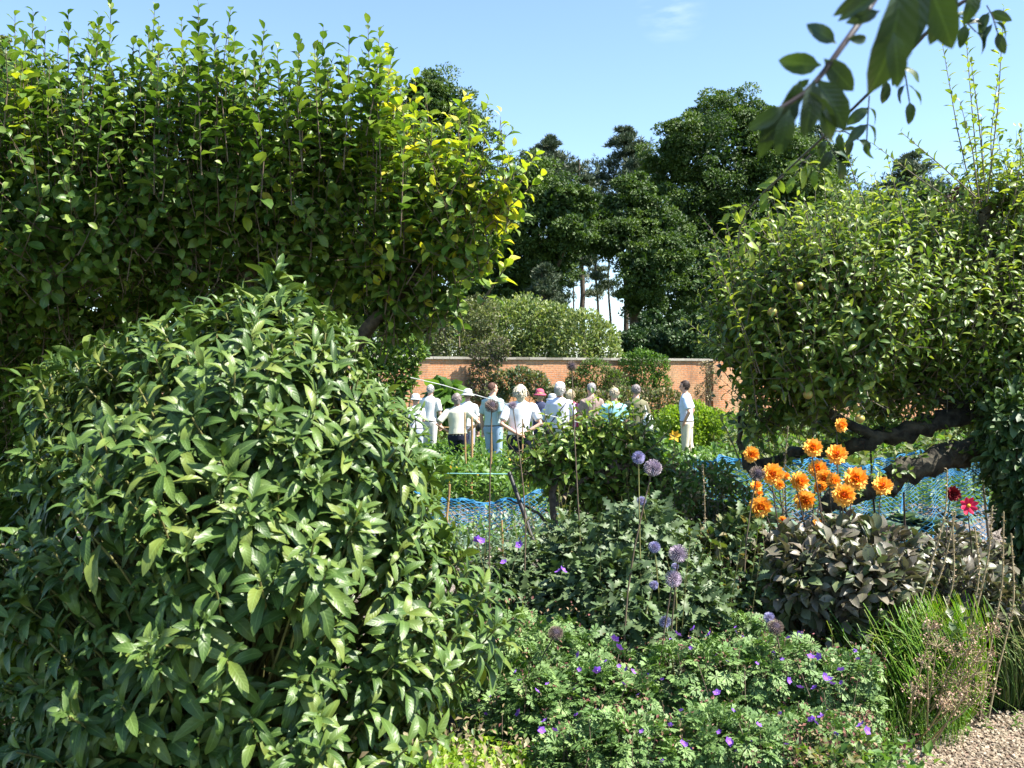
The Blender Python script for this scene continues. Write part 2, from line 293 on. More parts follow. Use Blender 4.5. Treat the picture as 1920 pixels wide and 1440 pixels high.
def palmate(seed=0):
    rr = np.random.default_rng(seed); V = [(0, 0, 0)]; Fc = []; U = [(0.5, 0.5)]
    for k in range(7):
        a = math.radians(-140 + 280 * k / 6); l = 0.5 * (1 - 0.25 * abs(k - 3) / 3) * rr.uniform(.9, 1.05)
        dx, dy = math.sin(a), math.cos(a); nx, ny = dy, -dx; dr = rr.uniform(0.1, 0.3)
        def pt(u, v): return (dx * l * u + nx * v * l, dy * l * u + ny * v * l, -dr * u * u * l + abs(v) * 0.15 * l + 0.03)
        i = len(V)
        V += [pt(.35, -.07), pt(.35, .07), pt(.62, -.2), pt(.6, 0), pt(.62, .2), pt(.9, -.24), pt(.78, 0), pt(.9, .24), pt(1.05, 0)]
        U += [(.4, .3), (.6, .3), (.2, .6), (.5, .6), (.8, .6), (.2, .8), (.5, .8), (.8, .8), (.5, 1)]
        Fc += [(0, i, i + 3, i + 1), (i, i + 2, i + 6, i + 3), (i + 1, i + 3, i + 6, i + 4), (i + 2, i + 5, i + 6, i + 6), (i + 4, i + 6, i + 7, i + 7), (i + 3, i + 6, i + 8, i + 6)]
    Fc = [tuple(f) for f in Fc]
    tr = []
    for f in Fc:
        g = []
        for q in f:
            if q not in g: g.append(q)
        if len(g) == 4: tr += [(g[0], g[1], g[2]), (g[0], g[2], g[3])]
        elif len(g) == 3: tr.append(tuple(g))
    # lobe tips
    for k in range(7):
        i = 1 + 9 * k
        tr += [(i + 2, i + 8, i + 3), (i + 3, i + 8, i + 4)]
    return np.array(V, float), np.array(tr), np.array(U, float)
T_PALM = [palmate(1), palmate(2), palmate(3)]
def tuft(n=7, seed=0):
    rr = np.random.default_rng(seed); V = []; Fc = []; U = []
    for k in range(n):
        d = nrm(np.array([rr.normal() * .7, 1.0, rr.normal() * .7])); s = nrm(np.cross(d, rr.normal(size=3))) * 0.05
        i = len(V); V += [tuple(-s), tuple(d * 0.5 + s * 1.6), tuple(d), tuple(d * 0.45 - s * 1.6)]; Fc.append((i, i + 1, i + 2, i + 3)); U += [(.2, .2)] * 4
    return np.array(V), np.array(Fc), np.array(U)
T_TUFT = [tuft(7, 1), tuft(7, 2)]

def scatter(mb, tpls, O, D, N, S, rnd=None, m=0, W=1.0):
    n = len(O); which = R.integers(0, len(tpls), n)
    S = np.broadcast_to(S, (n,)); rnd = R.random(n) if rnd is None else np.broadcast_to(rnd, (n,))
    for k, t in enumerate(tpls):
        q = which == k; mb.place(t, O[q], D[q], N[q], S[q], rnd[q], m, W)

def lumps_sample(Lm, n, rin=0.72, rout=1.05, cull=0.72):
    """points near the outside of a union of ellipsoids; Lm rows (x,y,z,rx,ry,rz)"""
    Lm = np.asarray(Lm, float); area = (Lm[:, 3] * Lm[:, 5] + Lm[:, 4] * Lm[:, 5] + Lm[:, 3] * Lm[:, 4])
    out_p, out_n, tot = [], [], 0
    while tot < n:
        k = R.choice(len(Lm), 2 * n, p=area / area.sum()); d = rdir(2 * n)
        r = R.uniform(rin, rout, 2 * n)[:, None]; p = Lm[k, :3] + d * Lm[k, 3:] * r; nn = nrm(d / Lm[k, 3:])
        q = np.ones(2 * n, bool)
        for i in range(len(Lm)):
            e = np.linalg.norm((p - Lm[i, :3]) / Lm[i, 3:], axis=1); q &= ~((e < cull) & (k != i))
        q &= p[:, 2] > 0.02
        out_p.append(p[q]); out_n.append(nn[q]); tot += q.sum()
        if q.sum() == 0: break
    return np.concatenate(out_p)[:n], np.concatenate(out_n)[:n]

def pxl(lst, D, depth=0.9, jit=0.0):
    """lumps from (px, py, r px[, dD[, squash z]]) at distance D"""
    o = []
    for a in lst:
        px, py, r = a[:3]; dd = D + (a[3] if len(a) > 3 else 0) + R.uniform(-jit, jit); rr = r / F * dd; q = a[4] if len(a) > 4 else 1.0
        c = P(px, py, dd); o.append((c[0], c[1], c[2], rr, rr * depth, rr * q))
    return o

def bush_foliage(mb, Lm, n, size, tpls, up=0.5, rnd_dir=0.6, m=0, rin=0.6, shadebias=0, rndrange=(0, 1)):
    p, nn = lumps_sample(Lm, n, rin=rin)
    d = nrm(nn * 0.6 + UP * up + rdir(len(p)) * rnd_dir); N = nrm(nn * 0.5 + UP * 0.7 + rdir(len(p)) * 0.6)
    rr = R.uniform(rndrange[0], rndrange[1], len(p))
    scatter(mb, tpls, p, d, N, size * R.uniform(0.65, 1.2, len(p)), rr, m)
    return p, nn

def bush_stems(mb, Lm, base, n, r0, m=0, sides=5):
    p, _ = lumps_sample(Lm, n, rin=0.5, rout=0.9)
    for q in p:
        b = np.array(base) + np.array([R.normal() * r0 * 3, R.normal() * r0 * 3, 0]); mid = b * 0.5 + q * 0.5 + np.array([0, 0, 0.12 * np.linalg.norm(q - b)])
        t = np.linspace(0, 1, 6)[:, None]; c = (1 - t) ** 2 * b + 2 * t * (1 - t) * mid + t * t * q
        mb.tube(c, np.linspace(r0, r0 * 0.3, 6), sides, m, cap=False)

def bush(name, label, cat, Lm, n, size, mat, tpls=T_SMALL, stems=8, stem_r=0.02, group=None, up=0.5, base=None, rin=0.6, matstem='bark', extra=None):
    Lm = np.array(Lm); c = Lm[:, :3].mean(0); base = np.array([c[0], c[1], 0.0]) if base is None else np.array(base)
    root = thing(name, label, cat, base, group)
    mb = MB(); bush_foliage(mb, Lm, n, size, tpls, up=up, rin=rin)
    mats = [M[mat]]
    if extra:
        for k, (mt, nn_, sz_, tp_) in enumerate(extra):
            bush_foliage(mb, Lm, nn_, sz_, tp_, up=up, rin=0.85, m=k + 1); mats.append(M[mt])
    obj('foliage', mb, mats, root)
    sb = MB(); bush_stems(sb, Lm, base, stems, stem_r); obj('stem', sb, M[matstem], root)
    return root

def shoot_leaves(B, Dv, Ln, n, size, e0, e1, droop=0.15, pairs=False, bend=0.1, taper=0.45, t0=0.1, nnoise=0.25):
    """leaves along straight-ish shoots, fully vectorised"""
    S = len(B); j = np.arange(n)
    t = t0 + (1 - t0) * (j / max(n - 1, 1)); T = np.tile(t, (S, 1))
    Dv = nrm(Dv); U = nrm(np.cross(Dv, R.normal(size=(S, 3)))); V = np.cross(Dv, U)
    az = ((j // 2) * (np.pi / 2) + (j % 2) * np.pi if pairs else j * 2.4)[None] + R.uniform(0, 6.28, S)[:, None] + R.normal(size=(S, n)) * 0.25
    if pairs: T = np.tile(t0 + (1 - t0) * ((j // 2) / max(n // 2 - 1, 1)), (S, 1))
    pos = B[:, None] + Dv[:, None] * (np.asarray(Ln)[:, None] * T)[:, :, None] + UP * (bend * np.asarray(Ln)[:, None] * T ** 2)[:, :, None]
    rad = np.cos(az)[:, :, None] * U[:, None] + np.sin(az)[:, :, None] * V[:, None]
    el = e0 + (e1 - e0) * T + R.normal(size=T.shape) * 0.18
    D = rad * np.cos(el)[:, :, None] + Dv[:, None] * np.sin(el)[:, :, None] - UP * droop * (1 - T[:, :, None])
    N = Dv[:, None] * np.cos(el)[:, :, None] - rad * np.sin(el)[:, :, None] + R.normal(size=pos.shape) * nnoise + UP * 0.2
    sz = (np.broadcast_to(size, (S,))[:, None] * (1 - taper * T ** 3) * R.uniform(0.72, 1.12, T.shape))
    return pos.reshape(-1, 3), D.reshape(-1, 3), N.reshape(-1, 3), sz.reshape(-1)
def shoot_stems(mb, B, Dv, Ln, r, bend=0.1, m=0, sides=4):
    Dv = nrm(Dv); t = np.linspace(0, 1, 4)
    for b, d, l in zip(B, Dv, Ln):
        mb.tube(b + d * l * t[:, None] + UP * bend * l * (t ** 2)[:, None], r * (1 - 0.7 * t), sides, m, cap=False)

def wispy(name, label, cat, spots, hts, tpls, size, mat, stemmat='yellowstem', nl=16, n=7, spread=.12, droop=.15):
    """a loose plant of leafy stems of unequal height"""
    c = np.array([[(px - 960) / F * D, D, 0] for px, D in spots]); base = c.mean(0); root = thing(name, label, cat, base); mb = MB(); sb = MB()
    for q in c:
        for k in range(n):
            b = q + [R.normal() * spread, R.normal() * spread, 0]; h = R.uniform(*hts); d = nrm(np.array([R.normal() * .16, R.normal() * .14, 1]))
            o, dd, N, sz = shoot_leaves(b[None], d[None], [h], nl, size, .1, .7, droop=droop + .2, bend=-.04, t0=.3, taper=.6); scatter(mb, tpls, o, dd, N, sz)
            shoot_stems(sb, b[None], d[None], [h], .0032, -.04)
    obj('foliage', mb, M[mat], root); obj('stem', sb, M[stemmat], root); return root

# ------------------------------------------------------------------ the ground
def sheet(name, pts, z, mat, div=1):
    mb = MB(); V = [(x, y, z) for x, y in pts]; mb.add(V, [tuple(range(len(V)))]); o = obj(name, mb, mat, smooth=False); tag(o, kind='structure'); return o
g_grass = ground_mat('rough_grass_ground', [(0.03, 0.045, 0.015), (0.06, 0.085, 0.022), (0.1, 0.12, 0.035)], 0.7, 22)
g_soil = ground_mat('dry_soil', [(0.10, 0.08, 0.062), (0.2, 0.165, 0.135), (0.3, 0.26, 0.22)], 1.2, 34, 0.04)
g_dark = ground_mat('border_soil', [(0.03, 0.024, 0.018), (0.06, 0.045, 0.032), (0.1, 0.08, 0.055)], 1.5, 40, 0.03)
g_grav = ground_mat('gravel_path_surface', [(0.2, 0.14, 0.1), (0.36, 0.26, 0.2), (0.5, 0.4, 0.32)], 2.0, 90, 0.02)
# one broad sheet out to the horizon, with slight relief far off
mb = MB(); sheet('ground', [(-900, -60), (900, -60), (900, 1500), (-900, 1500)], 0, g_grass)
def wavy(name, x0, x1, y0, y1, z, mat, amp=0.25, n=28):
    """a soil or gravel sheet with an irregular outline and small real bumps"""
    xs = np.linspace(x0, x1, n); ys = np.linspace(y0, y1, n); X, Y = np.meshgrid(xs, ys)
    X = X + amp * 0.25 * np.sin(Y * 2.1 + 1) ; Y = Y + amp * 0.2 * np.sin(X * 1.7)
    Zr = z + R.random(X.shape) * 0.03; Zr[0] = Zr[-1] = z; Zr[:, 0] = Zr[:, -1] = z
    V = np.stack([X, Y, Zr], -1).reshape(-1, 3); i = np.arange(n - 1)[:, None] * n; j = np.arange(n - 1)[None]
    f = np.stack([i + j, i + j + 1, i + n + j + 1, i + n + j], -1).reshape(-1, 4)
    m_ = MB(); m_.add(V, f); o = obj(name, m_, mat); tag(o, kind='structure'); return o
wavy('vegetable_bed_soil', -6.5, 7.5, 6.3, 13.2, 0.012, g_soil, n=60)
wavy('flower_border_soil', -2.6, 3.3, 2.1, 6.15, 0.006, g_dark, n=40)
# gravel path in the corner: kerbless, scattered over the border's edge
mb = MB(); V = [(1.1, 3.0, .045), (1.3, 3.6, .045), (1.46, 4.0, .045), (1.72, 4.36, .045), (2.3, 4.66, .045), (4.5, 5.0, .045), (4.5, 1.0, .045), (1.2, 1.0, .045)]
mb.add(V, [tuple(range(len(V)))[::-1]]); tag(obj('gravel_path', mb, g_grav, smooth=False), kind='structure')
# pebbles and chippings
mb = MB(); pv = []
n = 22000
px_ = R.uniform(1.2, 3.0, n); py_ = R.uniform(3.0, 4.9, n)
edge = np.interp(px_, [1.1, 1.3, 1.46, 1.72, 2.3, 3.3], [3.0, 3.6, 4.0, 4.36, 4.66, 4.8])
keep = py_ < edge + .05 + R.normal(size=n) * .04
px_, py_ = px_[keep], py_[keep]
cube = (np.array([(-1,-1,-.5),(1,-1,-.4),(1.1,1,-.5),(-1,.8,-.5),(-.7,-.6,.5),(.6,-.7,.6),(.7,.6,.5),(-.6,.7,.4)]) * 0.5, np.array([(0,3,2,1),(4,5,6,7),(0,1,5,4),(1,2,6,5),(2,3,7,6),(3,0,4,7)]), np.full((8, 2), .5))
O = np.stack([px_, py_, np.full(len(px_), 0.05)], -1); D_ = nrm(np.stack([R.normal(size=len(O)), R.normal(size=len(O)), R.normal(size=len(O)) * .2], -1))
mb.place(cube, O, D_, np.tile(UP, (len(O), 1)) + rdir(len(O)) * .3, R.uniform(0.006, 0.018, len(O)))
tag(obj('gravel', mb, rndmat('gravel_stone', [(0.1, 0.07, 0.045), (0.2, 0.15, 0.1), (0.33, 0.26, 0.18), (0.14, 0.11, 0.08), (0.42, 0.35, 0.26), (0.07, 0.055, 0.03)], 0.9), smooth=False),
    'loose pinkish buff gravel chippings on the path in the bottom right corner', 'gravel', kind='stuff')
# clods on the vegetable bed
mb = MB(); n = 5000; O = np.stack([R.uniform(-5, 6.5, n), R.uniform(6.6, 12.8, n), np.full(n, 0.04)], -1)
mb.place(cube, O, rdir(n), rdir(n), R.uniform(0.015, 0.06, n)); tag(obj('soil_clods', mb, rndmat('soil_clod', [(0.12, 0.095, 0.075), (0.22, 0.185, 0.155), (0.32, 0.28, 0.24)], 0.95), smooth=False),
    'dry grey brown clods scattered over the bare vegetable bed', 'soil', kind='stuff')

# ------------------------------------------------------------------ brick wall
WD = 37.0; WT = 2.50
def wd(px): return WD / (1 - .3 * (px - 960) / F)     # distance of the slanting wall at a pixel column
def brick_mat():
    m, n, p, out = nodes('old_red_brick'); p.inputs['Roughness'].default_value = 0.9; p.inputs['Specular IOR Level'].default_value = 0.2
    gc = n.nodes.new('ShaderNodeTexCoord'); mp = n.nodes.new('ShaderNodeMapping'); mp.inputs['Rotation'].default_value = (math.radians(90), 0, 0)
    br = n.nodes.new('ShaderNodeTexBrick'); br.inputs['Scale'].default_value = 1.0; br.inputs['Brick Width'].default_value = 0.235; br.inputs['Row Height'].default_value = 0.08
    br.inputs['Mortar Size'].default_value = 0.009; br.inputs['Mortar Smooth'].default_value = 0.3; br.inputs['Bias'].default_value = -0.1
    br.inputs['Color1'].default_value = (0.62, 0.24, 0.10, 1); br.inputs['Color2'].default_value = (0.48, 0.21, 0.10, 1); br.inputs['Mortar'].default_value = (0.42, 0.33, 0.26, 1)
    n.links.new(gc.outputs['Object'], mp.inputs[0]); n.links.new(mp.outputs[0], br.inputs['Vector'])
    z = n.nodes.new('ShaderNodeTexNoise'); z.inputs['Scale'].default_value = 0.9; z.inputs['Detail'].default_value = 7; n.links.new(gc.outputs['Object'], z.inputs['Vector'])
    r = ramp(n, [(0.38, (0, 0, 0)), (0.62, (1, 1, 1))]); n.links.new(z.outputs[0], r.inputs[0])
    mi = n.nodes.new('ShaderNodeMixRGB'); mi.inputs[2].default_value = (0.52, 0.35, 0.2, 1); n.links.new(br.outputs[0], mi.inputs[1])
    mu = n.nodes.new('ShaderNodeMath'); mu.operation = 'MULTIPLY'; mu.inputs[1].default_value = 0.6; n.links.new(r.outputs[0], mu.inputs[0]); n.links.new(mu.outputs[0], mi.inputs[0])
    z2 = n.nodes.new('ShaderNodeTexNoise'); z2.inputs['Scale'].default_value = 14; n.links.new(gc.outputs['Object'], z2.inputs['Vector'])
    mr = n.nodes.new('ShaderNodeMapRange'); mr.inputs[1].default_value = .3; mr.inputs[2].default_value = .7; mr.inputs[3].default_value = .75; mr.inputs[4].default_value = 1.2; n.links.new(z2.outputs[0], mr.inputs[0])
    ml = n.nodes.new('ShaderNodeVectorMath'); ml.operation = 'SCALE'; n.links.new(mi.outputs[0], ml.inputs[0]); n.links.new(mr.outputs[0], ml.inputs['Scale'])
    n.links.new(ml.outputs[0], p.inputs['Base Color'])
    z3 = n.nodes.new('ShaderNodeTexNoise'); z3.inputs['Scale'].default_value = 1.0; z3.inputs['Detail'].default_value = 8; z3.inputs['Roughness'].default_value = .7
    mp3 = n.nodes.new('ShaderNodeMapping'); mp3.inputs['Scale'].default_value = (1.6, 1, .45); n.links.new(gc.outputs['Object'], mp3.inputs[0]); n.links.new(mp3.outputs[0], z3.inputs['Vector'])
    r3 = ramp(n, [(.5, (0, 0, 0)), (.68, (.75, .75, .75))]); n.links.new(z3.outputs[0], r3.inputs[0])
    m3 = n.nodes.new('ShaderNodeMixRGB'); m3.inputs[2].default_value = (.16, .12, .08, 1); n.links.new(r3.outputs[0], m3.inputs[0]); n.links.new(ml.outputs[0], m3.inputs[1]); n.links.new(m3.outputs[0], p.inputs['Base Color'])
    b = n.nodes.new('ShaderNodeBump'); b.inputs['Strength'].default_value = 0.6; b.inputs['Distance'].default_value = 0.01; b.invert = True
    n.links.new(br.outputs['Fac'], b.inputs['Height']); n.links.new(b.outputs[0], p.inputs['Normal'])
    return m
bm_ = brick_mat()
root = thing('garden_wall', 'long old red brick garden wall behind the visitors, with grey stone coping', 'wall', (0, WD, 0)); root.rotation_euler = (0, 0, math.atan(.3))
mb = MB(); mb.box((-24, WD, 0), (26, WD + .34, WT), 0); obj('brickwork', mb, bm_, root, smooth=False)
mb = MB(); mb.box((8.15, WD - .16, 0), (8.65, WD - .001, WT), 0); mb.box((-14.2, WD - .16, 0), (-13.7, WD - .001, WT), 0); obj('pier', mb, bm_, root, smooth=False)
mb = MB(); x = -24.1
while x < 26:
    wl = R.uniform(0.5, 0.75); h = R.uniform(-.008, .008)
    mb.box((x, WD - .07 + R.uniform(-.01, .01), WT + .002), (x + wl - .008, WD + .41, WT + .085 + h), 0, R.random()); x += wl
obj('coping', mb, rndmat('coping_stone', [(0.2, 0.18, 0.14), (0.34, 0.31, 0.26), (0.44, 0.4, 0.34)], 0.9), root, smooth=False)

# ------------------------------------------------------------------ woodland beyond the wall
def broadleaf(name, label, lumps, D, mat='oak', leafsz=0.18, trunk=None, per=1150, group='trees beyond the wall', jit=3.5, cat='tree', sub=36):
    Lm = np.array(pxl(lumps, D, 0.9, jit))
    tx = trunk if trunk is not None else (lumps[0][0], )
    base = P(tx[0], 720, D); base[2] = 0
    root = thing(name, label, cat, base, group)
    # sub-lumps: boughs of leaf clusters standing out from every big lump
    subs = []
    for l in Lm:
        d = rdir(sub); p = l[:3] + d * l[3:] * R.uniform(.62, 1.12, (sub, 1)); r = l[3] * R.uniform(.13, .42, sub)
        subs += [(*q, a, a, a * .62) for q, a in zip(p, r)]
    subs = np.array(subs); mb = MB()
    k = R.integers(0, len(subs), int(per * 3.6) * len(Lm)); d = rdir(len(k)); d[:, 2] = np.abs(d[:, 2]) * np.where(R.random(len(k)) < .75, 1, -1)
    p = subs[k, :3] + d * subs[k, 3:] * R.uniform(.55, 1.12, (len(k), 1)); q = p[:, 2] > 0.3; p, d = p[q], d[q]; k = k[q]
    tone = (R.random(len(subs)) * 0.6)[k] + R.random(len(k)) * 0.4
    scatter(mb, T_SMALL, p, nrm(d + rdir(len(p)) * .8), nrm(d + UP * .5 + rdir(len(p)) * .5), leafsz * R.uniform(.6, 1.3, len(p)), tone)
    pi_, ni_ = lumps_sample(Lm, 800 * len(Lm), rin=.2, rout=.75, cull=.1)
    scatter(mb, T_SMALL, pi_, rdir(len(pi_)), rdir(len(pi_)), leafsz * 2.2, R.random(len(pi_)) * .4)  # inner leaves keep to dark tones, shade put into their colour
    obj('crown', mb, M[mat], root)
    tb = MB(); low = Lm[:, 2].min(); hi = Lm[:, 2].max(); H = (low + hi) / 2; rt = 0.030 * hi + .05
    zt = np.linspace(0, H, 9)[:, None]; cx = Lm[:, 0].mean(); cy = D
    path = np.hstack([base[0] + (cx - base[0]) * (zt / H) ** 1.5 + R.normal(size=(9, 1)) * .08, cy + 1.2 + R.normal(size=(9, 1)) * .08, zt])
    tb.tube(path, rt * np.linspace(1.15, .6, 9), 9, rough=.06, cap=False)
    for l in Lm:
        s0 = path[R.integers(4, 9)]; e = l[:3] + [0, l[3] * .35, 0]; mid = s0 * .5 + e * .5 + np.array([0, 0, -.04 * np.linalg.norm(e - s0)]); t = np.linspace(0, 1, 7)[:, None]
        tb.tube((1 - t) ** 2 * s0 + 2 * t * (1 - t) * mid + t * t * e + R.normal(size=(7, 3)) * .06, rt * np.linspace(.5, .14, 7), 6, cap=False)
    obj('trunk', tb, M['bark'], root)
    return root

def conifer(name, label, px, top, bot, D, spread, mat='pine', n=46, tuftsz=0.5, droop=-.1, flat=.3, group='trees beyond the wall', rt=.28, sides=7):
    base = P(px, 720, D); base[2] = 0; ztop = P(px, top, D)[2]; zbot = P(px, bot, D)[2]
    root = thing(name, label, 'tree', base, group); tb = MB(); mb = MB()
    z = np.linspace(0, ztop, 12); path = np.stack([base[0] + np.cumsum(R.normal(size=12) * .08), np.full(12, D), z], -1)
    tb.tube(path, rt * np.linspace(1, .15, 12), sides, cap=False, rough=.05)
    W_ = spread / F * D; Os, Ds = [], []
    for i in range(n):
        f = (i + R.random()) / n; zz = zbot + (ztop - zbot) * f; L_ = W_ * (1 - f ** 2.0) * R.uniform(.55, 1.1) + .3
        a = R.uniform(0, 6.28); c = path[min(11, int(zz / ztop * 11))].copy(); c[2] = zz
        d = np.array([math.cos(a), math.sin(a), R.normal() * .12 + .12]); t = np.linspace(0, 1, 6)[:, None]
        br_ = c + d * L_ * t + UP * droop * L_ * t * t
        tb.tube(br_, rt * .22 * np.linspace(1, .2, 6), 4, cap=False)
        m_ = int(40 + 90 * L_ / max(W_, 1)); tt = R.uniform(.25, 1.05, m_)[:, None]
        o = c + d * L_ * tt + UP * droop * L_ * tt * tt + R.normal(size=(m_, 3)) * np.array([.14, .14, .05]) * L_ * (1 + tt)
        Os.append(o); Ds.append(nrm(d * .5 + UP * .8 + rdir(m_) * .7))
    O = np.concatenate(Os); scatter(mb, T_TUFT, O, np.concatenate(Ds), rdir(len(O)), tuftsz * R.uniform(.6, 1.3, len(O)))
    obj('crown', mb, M[mat], root); obj('trunk', tb, M['bark'], root)
    return root

broadleaf('oak_tree', 'broad dark green oak, tallest crown beyond the wall right of the sky gap',
    [(1390,215,50),(1325,235,50),(1440,260,50),(1480,310,60),(1270,265,40),(1345,290,80),(1265,310,55),(1430,300,80),(1350,385,105),(1455,400,95),(1285,400,70),(1400,500,120),(1510,330,60),(1300,520,80),(1335,610,80),(1450,610,110),(1540,430,90),(1550,550,100),(1250,610,60)],
    62, per=2500, trunk=(1380,), jit=2.5)
broadleaf('oak_tree', 'smaller rounded green oak between the tallest oak and the bright gap',
    [(1190,372,42),(1232,430,55),(1160,440,48),(1215,500,60),(1200,555,38),(1255,480,40),(1145,400,24)], 57, per=1700, trunk=(1192,), jit=2)
broadleaf('oak_tree', 'spreading green oak beyond the wall just left of the bright gap',
    [(985,350,62),(1045,385,55),(1075,430,42),(960,440,75),(1040,480,52),(985,530,62),(905,500,70),(900,580,70),(1088,385,28),(1105,440,36),(1125,420,22),(1010,590,40)], 55, per=1700, trunk=(985,), jit=2)
broadleaf('oak_tree', 'distant dark tree whose round top rises behind the left fruit tree',
    [(830,195,62),(765,235,62),(725,300,80),(870,270,62),(835,350,85),(740,420,90),(860,440,80),(800,180,30)], 60, mat='oak', per=1900, trunk=(800,), jit=2)
broadleaf('dark_tree', 'dark narrow tree rising behind the overhanging rose leaves', [(1520,270,40),(1530,340,55),(1575,400,60),(1590,500,75),(1500,450,60),(1560,300,32)], 70, mat='oak2', per=1400, trunk=(1530,), jit=1)
broadleaf('distant_tree', 'low distant green tree left of the flat topped pine', [(1650,400,42),(1610,430,45),(1690,420,36),(1660,500,70),(1620,560,80)], 84, mat='oak2', per=1300, leafsz=.34, trunk=(1650,), jit=1)
broadleaf('distant_tree', 'low distant green tree right of the flat topped pine', [(1745,395,38),(1790,395,36),(1760,470,70),(1840,430,70),(1880,520,90)], 86, mat='oak2', per=1300, leafsz=.34, trunk=(1760,), jit=1)
broadleaf('copper_beech', 'dark reddish purple leaved tree in the distance at the right', [(1805,400,40),(1830,450,50),(1780,440,32)], 76, mat='copper', per=1500, leafsz=.28, trunk=(1810,), jit=1)
broadleaf('dark_tree', 'dark shaded tree beyond the wall at the foot of the bright gap', [(1190,645,26),(1222,610,26),(1235,650,34),(1290,660,44)], 50, mat='oak2', per=1400, trunk=(1200,), jit=1)
broadleaf('dark_tree', 'dark low tree in the shade right above the wall', [(1350,640,60),(1420,620,70),(1500,640,80),(1300,625,40),(1600,600,100),(1720,590,120),(1860,600,130)], 47, mat='oak2', per=1500, trunk=(1400,), jit=1)
broadleaf('dark_tree', 'dark evergreen behind the lower left of the fruit tree', [(520,480,150),(300,420,170),(120,380,170),(700,520,90),(60,250,110),(420,330,110),(620,350,70)], 44, mat='oak2', per=2200, trunk=(420,), jit=1)
broadleaf('olive_green_tree', 'olive green tree top at the extreme left behind the fruit tree', [(-10,125,48),(20,190,70),(-60,250,90)], 30, mat='olive', leafsz=.13, per=1800, trunk=(-20,), jit=1)
conifer('pine_tree', 'open crowned pine left of the sky gap above the spreading oak', 1035, 262, 400, 74, 76, n=40, tuftsz=.42)
conifer('pine_tree', 'ragged topped pine between the sky gap and the tallest oak', 1178, 243, 390, 76, 66, n=40, tuftsz=.42)
conifer('pine_tree', 'flat topped distant pine standing alone at the right against the sky', 1712, 290, 385, 92, 60, n=26, tuftsz=.45, droop=-.02, flat=.1)
conifer('pine_tree', 'slim pointed conifer in front of the woodland just left of the bright gap', 1035, 500, 660, 48, 26, n=40, tuftsz=.28)
for px, top, D, lb, rt in [(1093, 300, 72, 'thick bare pine trunk leaning slightly at the left of the bright gap', .30),
                           (1122, 330, 80, 'thin pine trunk standing in the middle of the bright gap', .17),
                           (1147, 330, 84, 'thin pine trunk at the right of the bright gap', .15),
                           (1076, 360, 82, 'very thin pine trunk at the left edge of the bright gap', .12)]:
    conifer('pine_tree', lb, px, top, 560, D, 42, n=10, tuftsz=.4, rt=rt)

# more of the garden's surroundings, to either side of the view
for px, D_, lb in [(2150, 44, 'broad tree beyond the wall to the right of the view'), (2500, 40, 'rounded tree beyond the wall far to the right'), (-350, 36, 'broad tree beyond the wall to the left of the view')]:
    broadleaf('oak_tree', lb, [(px, 480, 130), (px + 120, 520, 110), (px - 110, 530, 110), (px + 20, 600, 130), (px + 150, 620, 90), (px - 140, 630, 90)], D_, per=700, leafsz=.3, trunk=(px,))
# pale flowering shrubs leaning over the wall
bush('flowering_shrub', 'large pale green shrub with creamy flower heads rising behind the wall', 'shrub', pxl([(935,610,50),(985,600,48),(1035,615,45),(900,640,50),(960,650,60),(1020,650,50),(1050,595,24)], 41, 1.0, .6), 9000, .17, 'lightbush', stems=10, stem_r=.05, group='shrubs behind the wall')
bush('flowering_shrub', 'smaller rounded pale green shrub right of the creamy flowering one behind the wall', 'shrub', pxl([(1095,622,42),(1125,640,36),(1080,655,45),(1140,665,26)], 39.5, 1.0, .3), 5500, .16, 'lightbush', stems=8, stem_r=.05, group='shrubs behind the wall')
bush('olive_shrub', 'olive green feathery shrub with mauve bloom above the wall at the left', 'shrub', pxl([(870,610,45),(900,590,36),(850,650,50),(900,650,40),(830,600,34)], 38.5, 1.0, .3), 7000, .13, 'olive', stems=8, stem_r=.04, extra=[('olivepink', 1200, .1, T_SMALL)], group='shrubs behind the wall')
bush('dark_shrub', 'dark evergreen shrub behind the wall left of the olive shrub', 'shrub', pxl([(800,620,50),(760,600,60),(700,620,70),(780,560,50),(860,655,50),(930,670,50),(1000,670,50),(820,680,50),(840,620,40)], 43, 1.0, .3), 13000, .2, 'oak2', stems=6, stem_r=.05, group='shrubs behind the wall')

# plants against the wall
G_ = 'plants trained against the wall'
bush('wall_climber', 'mauve tinged straggling climber spilling over the coping at the left', 'climber', pxl([(905,665,24),(900,700,20),(893,730,22),(925,680,16),(935,655,22)], wd(910) - .55, .35), 2000, .11, 'olivepink', stems=8, group=G_, extra=[('olive', 900, .12, T_SMALL)])
bush('wall_climber', 'bright green climber mounded over the wall top right of centre', 'climber', pxl([(1205,680,26),(1235,685,20),(1180,680,18),(1210,710,28),(1240,720,18),(1195,735,26)], wd(1208) - .55, .45), 3600, .12, 'veg', stems=8, group=G_)
bush('wall_climber', 'loose light green climber in the middle of the brick wall', 'climber', pxl([(1120,710,34),(1090,720,30),(1150,725,30),(1110,690,20),(1135,740,30)], wd(1120) - .55, .4), 3200, .11, 'olive', stems=8, group=G_, extra=[('veg', 900, .12, T_SMALL)])
bush('wall_shrub', 'grey green shrub against the wall left of centre behind the blonde woman', 'shrub', pxl([(945,720,26),(975,715,26),(1005,722,24),(925,740,24),(1020,740,16)], wd(970) - .55, .6), 3400, .13, 'brush', stems=8, group=G_, extra=[('vegblue', 900, .12, T_SMALL)])
bush('wall_climber', 'thin dry climber on the right end of the brick wall', 'climber', pxl([(1325,690,14),(1335,710,16),(1320,735,18)], wd(1326) - .55, .3), 700, .1, 'dry', stems=8, group=G_)
